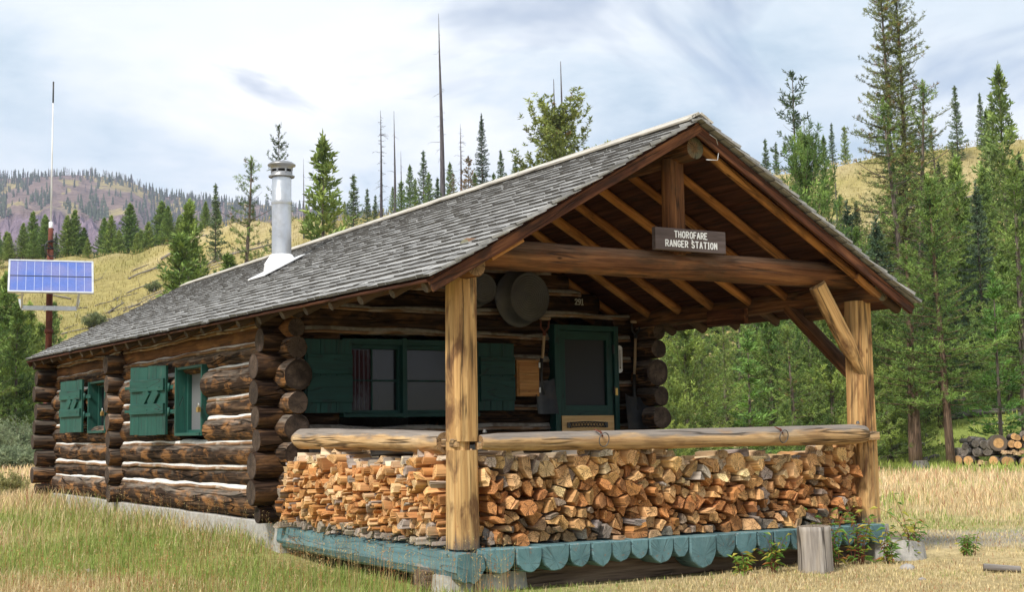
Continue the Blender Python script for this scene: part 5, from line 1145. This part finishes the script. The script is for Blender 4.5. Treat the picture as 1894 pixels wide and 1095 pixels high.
x,y=at(172,135); shrub('low_shrub',x,y,1.5,1.3,(.12,.15,.07),(.2,.24,.11),'small dark round bush alone on the slope right of the panel','bush',60,.12,232)
x,y=at(285,150); shrub('low_shrub',x,y,1.2,1.1,(.12,.15,.07),(.2,.24,.11),'tiny round bush higher on the grassy slope','bush',40,.12,233)
# far wood pile at right
random.seed(31)
def round_log(px,r,zoff,rad,L,yaw,label,split=False):
    rad*=.86; zoff*=.86; x,y=at(px,r); z=GZ+zoff+rad; d=A(math.cos(yaw),math.sin(yaw),R(-.05,.05)); g=G(); c=A(x,y,z)
    if split: sweep(g,c-d*L/2,c+d*L/2,[(-rad,-rad*.7),(rad,-rad*.7),(rad*.5,rad*.6),(-rad*.6,rad*.7)],seg=3,wob=.05,mi=0,mie=1,col=jit((.66,.46,.27)))
    else: log(g,c-d*L/2,c+d*L/2,rad,rad*R(.9,1.05),n=12,seg=3,wob=.06,mi=0,mie=1)
    dark=R(0,1)<.5
    ob=g.build('wood_round',[M['split'],M['splitend']] if split else ([M['barky'],ENDL] if not dead_ else [M['dead'],ENDD]),None,(x,y,GZ+zoff)); tag(ob,label,'log','logs in the far wood pile'); return ob
ENDL=endgrain('fresh_log_end',(.62,.36,.16),(.48,.26,.11),ring=80,crack=.4,rim=(.12,.09,.07),r=.17); ENDD=endgrain('old_log_end',(.24,.20,.17),(.13,.11,.09),ring=80,crack=.9)
fy=YAW+math.pi/2
toward=lambda j:-(YAW+.33)+math.pi/2+j
for i,(px,rad) in enumerate([(1772,.19),(1790,.18),(1805,.12),(1819,.10),(1834,.17),(1848,.17),(1866,.17),(1882,.16),(1900,.17),(1920,.17),(1938,.16)]):
    dead_=False; round_log(px,45,0.0,rad,1.0,toward(R(-.25,.25)),'sawn log with pale orange end in the bottom row of the far wood pile',split=(i in(2,3)))
for i,(px,z,rad) in enumerate([(1768,.34,.14),(1778,.36,.15),(1789,.34,.17),(1800,.36,.13),(1812,.32,.17),(1780,.60,.12),(1793,.62,.14),(1806,.64,.15),(1790,.80,.1),(1801,.84,.1),(1824,.55,.20),(1832,.34,.2)]):
    dead_=True; round_log(px,45.3,z,rad,1.1,toward(R(-.6,.6)),'dark charred log on the left half of the far wood pile')
dead_=False; round_log(1838,45.1,.50,.31,.8,toward(.1),'biggest sawn round on top of the far wood pile')
for i,(px,z,rad) in enumerate([(1862,.62,.15),(1873,.62,.14),(1866,.88,.13),(1878,.86,.12),(1888,.84,.13)]):
    dead_=False; round_log(px,45.4,z,rad,.9,toward(R(-.2,.2)),'sawn log with orange end high on the right side of the far wood pile')
for i,(px,z,rad) in enumerate([(1858,.34,.16),(1870,.38,.14),(1884,.62,.2),(1900,.55,.2),(1893,.9,.16),(1906,.86,.16),(1922,.6,.2)]):
    dead_=True; round_log(px,45.7,z,rad,1.0,toward(R(-.4,.4)),'grey weathered log on the right side of the far wood pile')
for i in range(12):
    dead_=False; round_log(R(1845,1935),44.9,.33+R(0,.14),.075,.6,toward(R(-.5,.5)),'small split piece lying on the bottom row of the far wood pile',split=True)
# stumps and downed wood
def stump(px,r,rad,h,label):
    x,y=at(px,r); z=tz(x,y); g=G(); sweep(g,(x,y,z-.1),(x,y,z+h),circ(rad,14),up=(0,1,0),seg=4,wob=.12,s0=1.25,s1=.9,mi=0,mie=1,sm=True); tag(g.build('tree_stump',[M['dead'],M['stumpend']],None,(x,y,z)),label,'stump')
stump(1775,62,.28,.8,'silver tree stump among the trees left of the far wood pile'); stump(1893,60,.3,.3,'low grey stump at the right edge above the wood pile'); stump(1697,43,.22,.22,'short cut stump in the grass left of the slim pine')
def fallen(px,py_r,L,yaw,r,label,pitch=0.,branch=0,mat='dead'):
    x,y=at(px,py_r); d=A(math.cos(yaw),math.sin(yaw),0); a=A(x,y,0)-d*L/2; b=A(x,y,0)+d*L/2; a[2]=tz(a[0],a[1])+r*.9; b[2]=tz(b[0],b[1])+r*.7+pitch
    m=(a+b)/2; m[2]=max(m[2],tz(m[0],m[1])+r*.6); g=G(); tube(g,[a,(a+m)/2+A(0,0,R(0,.1)),m,(m+b)/2,b],r,9,r1=r*.45)
    for i in range(branch):
        f=R(.2,.95); q=a*(1-f)+b*f; tube(g,[q,q+A(R(-.5,.5),R(-.5,.5),R(.3,1.1))*R(.5,1.3)],r*.3,5,r1=.01)
    tag(g.build('fallen_log',M[mat],None,tuple((A(x,y,tz(x,y))))),label,'fallen log','downed logs on the grassy slopes' if 'one of' in label else None)
def rel(a): return math.pi/2-YAW+a     # yaw 0 = pointing away from camera
lst=[(195,112,9,-1.15,.14,0,3,'long pale log lying diagonally on the slope right of the solar panel'),(168,104,9,-1.35,.13,0,2,'dark ended log lying low on the slope above the roof tip'),(120,150,8,-1.5,.15,0,2,'grey log lying near the crest just right of the solar panel'),(270,165,8,-1.0,.14,0,3,'log with short branches high on the slope'),(262,158,7,-.9,.12,0,1,'thin pale log below the log with short branches'),(213,142,5,-.3,.15,.4,6,'branching root mass standing up on the middle of the slope'),(250,140,5,-.8,.1,.3,4,'small branching deadfall on the middle slope'),(0,165,9,-1.5,.16,0,3,'dark log lying at the left edge above the panel'),(330,170,8,-1.35,.22,.1,5,'dark charred logs piled on the crest left of the dense conifer'),(430,150,16,-1.35,.22,.1,3,'long charred log along the crest beside the open pine'),(385,130,5,-1.5,.12,.9,2,'broken pale fence like log behind the dense conifer'),(140,118,6,-1.4,.1,0,3,'short grey stick log low on the slope beside the mast')]
for (px,r,L,ya,rad,pt,br,lb) in lst: fallen(px,r,L*.55,rel(ya),rad*.75,lb,pt,br)
random.seed(77)
for i in range(46): fallen(R(90,520),R(100,178),R(1,4.5),rel(R(-1.6,1.6)),R(.05,.10),'one of many small grey downed logs on the left grassy slope',0,random.choice([0,0,1,3]))
for (px,r,L,ya,lb) in [(1805,150,14,-1.25,'long grey log lying under the crest at upper right'),(1800,140,11,-1.0,'grey log crossing below the long log at upper right'),(1815,130,10,-1.5,'pale horizontal log low on the upper right slope'),(1555,140,8,-.9,'grey log leaning up the slope beyond the right roof edge'),(1430,150,9,-1.4,'grey log on the slope at the right roof edge')]: fallen(px,r,L,rel(ya),.2,lb,0,3)
for (px,r,L,lb) in [(1640,52,2.6,'pale split log lying in the green grass just right of the porch post'),(1880,62,6,'long dark log lying in the green grass at the right edge'),(1350,44,5,'grey log in the grass beyond the porch rail'),(1445,40,3,'short grey deadfall with twigs beyond the right end of the rail')]: fallen(px,r,L,rel(-1.5),.16,lb,0,2)
random.seed(78)
for i in range(10): 
    px=R(1660,1890);r=R(46,60); fallen(px,r,R(.3,.9),rel(R(-1.6,1.6)),.07,'one of several small chunks of deadwood in the green grass',0,0)
# shade pile of dead branches behind the rail right: fine twigs
def bramble(px,r,label,n=26):
    x,y=at(px,r); z=tz(x,y); g=G()
    for i in range(n):
        a=R(0,6.28); q=A(x+R(-.8,.8),y+R(-.5,.5),z+R(0,.2)); pts=[q]; e=R(.3,1.2)
        for k_ in range(5): e-=R(.1,.5); q=q+.25*A(math.cos(a)*math.cos(e),math.sin(a)*math.cos(e),math.sin(e)); pts.append(q)
        tube(g,pts,.012,4,r1=.004)
    tag(g.build('brush_pile',M['dead'],None,(x,y,z)),label,'brush')
bramble(1535,40,'tangle of bare grey twigs just behind the right end of the rail'); bramble(1480,41,'arching bare twigs seen above the rail near the right ring')
# --------------------------------------------------------------- weeds by the stump (leafy)
def weed(x,y,H,n,label,seed,spread=.22,leafL=.12,yel=.25):
    global rng
    random.seed(seed); rng=np.random.default_rng(seed); z=tz(x,y); t=thing('leafy_weed',(x,y,z),label,'plant'); g=G(); V=[];T=[];C=[];k=0
    for i in range(n):
        a=R(0,6.28); lean=R(.1,.9); h=H*R(.5,1.05); o=A(x+R(-.05,.05),y+R(-.05,.05),z); pts=[o]; q=o
        for s in range(7): el=1.5-lean*(s/6)**1.3*1.2; q=q+h/6*A(math.cos(a)*math.cos(el),math.sin(a)*math.cos(el),math.sin(el)); pts.append(q)
        tube(g,pts,.005,4,r1=.002)
        for s in range(1,8):
            for w_ in range(random.choice((1,2,2))):
                b=R(0,6.28); L=leafL*R(.6,1.2); d=nrm(A(math.cos(b),math.sin(b),R(-.2,.7))); sd=nrm(np.cross(d,A(0,0,1)+rng.normal(size=3)*.3))*L*.10; p=pts[min(s,7)-0 if s<len(pts) else -1]; mid=p+d*L*.45; tip=p+d*L*.95-A(0,0,L*R(.1,.5))
                up=np.cross(sd,d); V+= [p,mid+sd+up*.02,tip,mid-sd+up*.02]; T+=[(k,k+1,k+2),(k,k+2,k+3)]; k+=4
                u=R(0,1); c=A(.17,.32,.06) if u>yel else (A(.50,.46,.09) if u>yel*.18 else A(.42,.18,.06)); C+=[c*R(.7,1.25)]*4
    g.build('stems',M['rust'],t); o=bpy.data.objects.new('leaves',fastmesh('leaves',np.array(V)-A(x,y,z),np.array(T),M['leaf'],np.array(C))); COL.objects.link(o); o.parent=t
weed(3.28,-.36,.48,13,'tall leafy weed with yellowing leaves immediately right of the stump',301,leafL=.09); weed(3.66,-.30,.46,11,'leafy weed with reddish tips in front of the deck corner',302,leafL=.10,yel=.4); weed(3.9,-.45,.30,9,'low spreading weed with long yellow leaves at the deck corner',303,leafL=.10,yel=.5)
weed(2.64,-.34,.27,10,'green leafy weed immediately left of the stump',304,leafL=.085); weed(2.36,-.28,.20,7,'small green weed farther left of the stump under the deck edge',305,leafL=.10,yel=.35); weed(4.30,-.30,.52,6,'tall thin reddish weed rising beyond the deck corner',306,leafL=.09,yel=.6); weed(4.55,-.1,.30,12,'small grey green weed clump right of the deck corner',307,leafL=.07,yel=.1); weed(5.0,-.35,.16,14,'flat green weed clump on the bare patch at right',308,leafL=.07,yel=.1)
# --------------------------------------------------------------- grass
rng=np.random.default_rng(404); random.seed(404)
def blades(N0,rmin,rmax,hfun,wid,name,label,clump=.04,bmin=-.42,bmax=.42,power=1.,seedhead=0.):
    u=rng.uniform(0,1,N0); r=1/(1/rmin+(1/rmax-1/rmin)*u) if power==1 else rmin*(rmax/rmin)**u
    b=YAW+rng.uniform(bmin,bmax,N0); x=CAM[0]+r*np.sin(b); y=CAM[1]+r*np.cos(b)
    inside=((x>-.34)&(x<4.4)&(y>-.05)&(y<13.3))&~((x<-.2)&(y>3.6)); inside|=((x>-.05)&(y>3)&(y<13.2)&(x<4.4)); inside|=((x-2.945)**2+(y+.52)**2<.022)
    n_=fbm(x*1.2,y*1.2,3); keep=~inside&(rng.uniform(0,1,N0)<np.clip((n_-.22)*2.6,0.12,1))
    x,y,r=x[keep],y[keep],r[keep]; n=len(x); z=terr(x,y)-.01; g=greenness(x,y); h=hfun(x,y,r,g)*rng.uniform(.45,1.25,n)
    az=rng.uniform(0,6.283,n); ln=rng.uniform(.1,.75,n); 
    dx,dy=np.cos(az)*ln*h,np.sin(az)*ln*h; w=wid*np.clip(r/11,1,9)**.9*rng.uniform(.6,1.3,n); sx_,sy_=-np.sin(az)*w,np.cos(az)*w
    p0=np.stack([x-sx_,y-sy_,z],1);p1=np.stack([x+sx_,y+sy_,z],1); m0=np.stack([x+dx*.35-sx_*.8,y+dy*.35-sy_*.8,z+h*.58],1);m1=np.stack([x+dx*.35+sx_*.8,y+dy*.35+sy_*.8,z+h*.58],1); t_=np.stack([x+dx,y+dy,z+h*.95],1)
    V=np.stack([p0,p1,m0,m1,t_],1).reshape(-1,3); i=np.arange(n)*5; T=np.concatenate([np.stack([i,i+1,i+3],1),np.stack([i,i+3,i+2],1),np.stack([i+2,i+3,i+4],1)])
    isg=rng.uniform(0,1,n)<np.clip(g*1.25-.05,0.03,.95); pick=rng.uniform(0,1,n)
    c=np.where(isg[:,None],np.where(pick[:,None]<.3,np.array([.26,.34,.07]),GREEN),np.where(pick[:,None]<(.07+.22*np.clip((fbm(x*.8,y*.8,2)-.5)*4,0,1)*(x<-1))[:,None],RED,np.where(pick[:,None]<.5,TAN*1.1,STRAW*1.1)))*rng.uniform(.65,1.3,n)[:,None]
    far=np.clip((r-80)/20,0,1)[:,None]; c=c*(1-far)+gcol(x,y)*1.05*far*rng.uniform(.8,1.2,n)[:,None]
    C=np.repeat(c,5,0); me=fastmesh(name,V,T,M['grass'],C); ob=bpy.data.objects.new(name,me); COL.objects.link(ob); ob['kind']='stuff'; tag(ob,label,'grass'); return n
def hf(x,y,r,g):
    b=np.arctan2(x-CAM[0],y-CAM[1]); bs_=np.interp(b,[YAW-.4,bearing(560),bearing(900),bearing(1640),YAW+.4],[.13,.085,.055,.04,.045])
    tall=np.clip((r-17)/8,0,1)*.17*(b>bearing(1500)); lf=np.clip((r-13)/7,0,1)*.14*(b<bearing(500)); w=np.exp(-((x+.35)**2)/.18)*(y>-.6)*(y<13)*.05
    return bs_+tall+lf+w
print('grass',blades(210000,8.2,26,hf,.0030,'meadow_grass','dry straw and green meadow grass around the cabin'))
print('grass2',blades(110000,20,100,lambda x,y,r,g:hf(x,y,r,g)*1.05,.0034,'far_meadow_grass','tan and green grass farther out in the meadow',power=2))
print('grass3',blades(90000,90,215,lambda x,y,r,g:np.full(len(x),.45),.006,'slope_grass','yellowed grass tufts on the slopes',power=2))
# seed stalks
rng=np.random.default_rng(9); 
def stalks(N0):
    b=YAW+rng.uniform(-.42,.0,N0); r=1/(1/8.3+(1/20-1/8.3)*rng.uniform(0,1,N0)); x=CAM[0]+r*np.sin(b); y=CAM[1]+r*np.cos(b); k=(x<-.5)|(y<-.5); 
    P_=[];V=[];T=[];C=[];q=0
    for X_,Y_ in zip(x[k],y[k]):
        z=tz(X_,Y_); h=R(.25,.5)*(1.15 if X_<-.4 else .5); a=R(0,6.28); l=R(0,.3)*h; e=A(X_+math.cos(a)*l,Y_+math.sin(a)*l,z+h); s=A(-math.sin(a),math.cos(a),0)*.0016; o=A(X_,Y_,z); V+=[o-s,o+s,e]; T.append((q,q+1,q+2)); c=A(.50,.36,.17)*R(.7,1.2) if R(0,1)<.65 else A(.45,.19,.09)*R(.7,1.2); C+=[c]*3; q+=3
        for j in range(7):
            f=R(.72,1.); p=o*(1-f)+e*f; d=A(R(-1,1),R(-1,1),R(.2,1))*.014; s2=A(R(-1,1),R(-1,1),R(-1,1))*.003; V+=[p-s2,p+s2,p+d]; T.append((q,q+1,q+2)); C+=[c*1.1]*3; q+=3
    me=fastmesh('seed_stalks',V,np.array(T),M['grass'],np.array(C)); ob=bpy.data.objects.new('grass_seed_stalks',me); COL.objects.link(ob); ob['kind']='stuff'; tag(ob,'thin reddish and straw seed stalks in the grass by the cabin','grass')
stalks(2600)
# =================================================================== SKY, SUN
SUN_AZ=math.radians(-138); SUN_EL=math.radians(48)   # world azimuth of the sun, from +X ccw
sd=A(math.cos(SUN_EL)*math.cos(SUN_AZ-.35),math.cos(SUN_EL)*math.sin(SUN_AZ-.35),math.sin(SUN_EL))
w=bpy.data.worlds.new('World'); sc.world=w; w.use_nodes=True; nt=w.node_tree; nt.nodes.clear()
class NW(N):
    def __init__(s,nt): s.t=nt
n=NW(nt); out=n.n('ShaderNodeOutputWorld'); bg=n.n('ShaderNodeBackground'); n.l(bg.outputs[0],out.inputs[0]); bg.inputs[1].default_value=.1
sk=n.n('ShaderNodeTexSky',sky_type='NISHITA',sun_disc=False); sk.sun_elevation=SUN_EL; sk.sun_rotation=math.atan2(sd[0],sd[1]); sk.air_density=1.; sk.dust_density=1.5
tc=n.n('ShaderNodeTexCoord').outputs['Generated']; sx=n.n('ShaderNodeSeparateXYZ'); n.l(tc,sx.inputs[0])
# project the view direction on a cloud deck plane
zc=n.mt('ADD',n.mt('MAXIMUM',sx.outputs[2],0.),.24); cb=n.n('ShaderNodeCombineXYZ'); n.l(n.mt('DIVIDE',sx.outputs[0],zc),cb.inputs[0]); n.l(n.mt('DIVIDE',sx.outputs[1],zc),cb.inputs[1])
v=n.vm('ADD',cb.outputs[0],(3.1,1.7,0.))
f1=n.noise(v,1.9,9,.58,.25); f2=n.noise(v,.9,5,.5,.2)
cl=n.ramp(f1,[(.33,(3.4,4.8,5.9)),(.42,(6.0,7.0,7.7)),(.50,(7.9,8.4,8.7)),(.60,(9.2,9.4,9.5))])
cl=n.mix(n.ramp(f2,[(.36,.7),(.55,0.)]),cl,(5.6,6.7,7.4))
cov=n.ramp(n.noise(v,2.1,5,.55,.6),[(.30,.45),(.40,1.)])
hz=n.ramp(sx.outputs[2],[(.0,1.),(.22,0.)])
c=n.mix(cov,sk.outputs[0],cl); c=n.mix(n.mt('MULTIPLY',hz,.7),c,(8.6,9.0,9.4))
n.l(c,bg.inputs[0])
sl=bpy.data.lights.new('sun','SUN'); sl.energy=3.7; sl.angle=math.radians(10); sl.color=(1,.95,.87); so=bpy.data.objects.new('sun',sl); COL.objects.link(so); so.rotation_euler=Vector(tuple(sd)).to_track_quat('Z','Y').to_euler()
# haze
def hazebox(dens):
    g=G(); x0,x1,y0,y1,z0,z1=-3330,3330,-3330,3330,-6,700
    V=[(x,y,z) for z in (z0,z1) for x,y in ((x0,y0),(x1,y0),(x1,y1),(x0,y1))]; g.add(V,[[3,2,1,0],[4,5,6,7],[0,1,5,4],[1,2,6,5],[2,3,7,6],[3,0,4,7]])
    m=bpy.data.materials.new('haze_air'); m.use_nodes=True; t=m.node_tree; t.nodes.clear(); o=t.nodes.new('ShaderNodeOutputMaterial'); pv=t.nodes.new('ShaderNodeVolumePrincipled'); pv.inputs['Density'].default_value=dens; pv.inputs['Color'].default_value=(.66,.72,1.,1); pv.inputs['Anisotropy'].default_value=.1; t.links.new(pv.outputs[0],o.inputs[1])
    ob=g.build('haze',m); ob['kind']='stuff'; tag(ob,'thin bluish haze in the air in front of the far mountain','haze')
if HAZE: hazebox(HAZE)
sc.view_settings.view_transform='Standard'; sc.view_settings.look='None'; sc.view_settings.exposure=EXPO; sc.view_settings.gamma=1
sc.render.engine='CYCLES'
for o in bpy.data.objects:
    if '_o' in o: del o['_o']
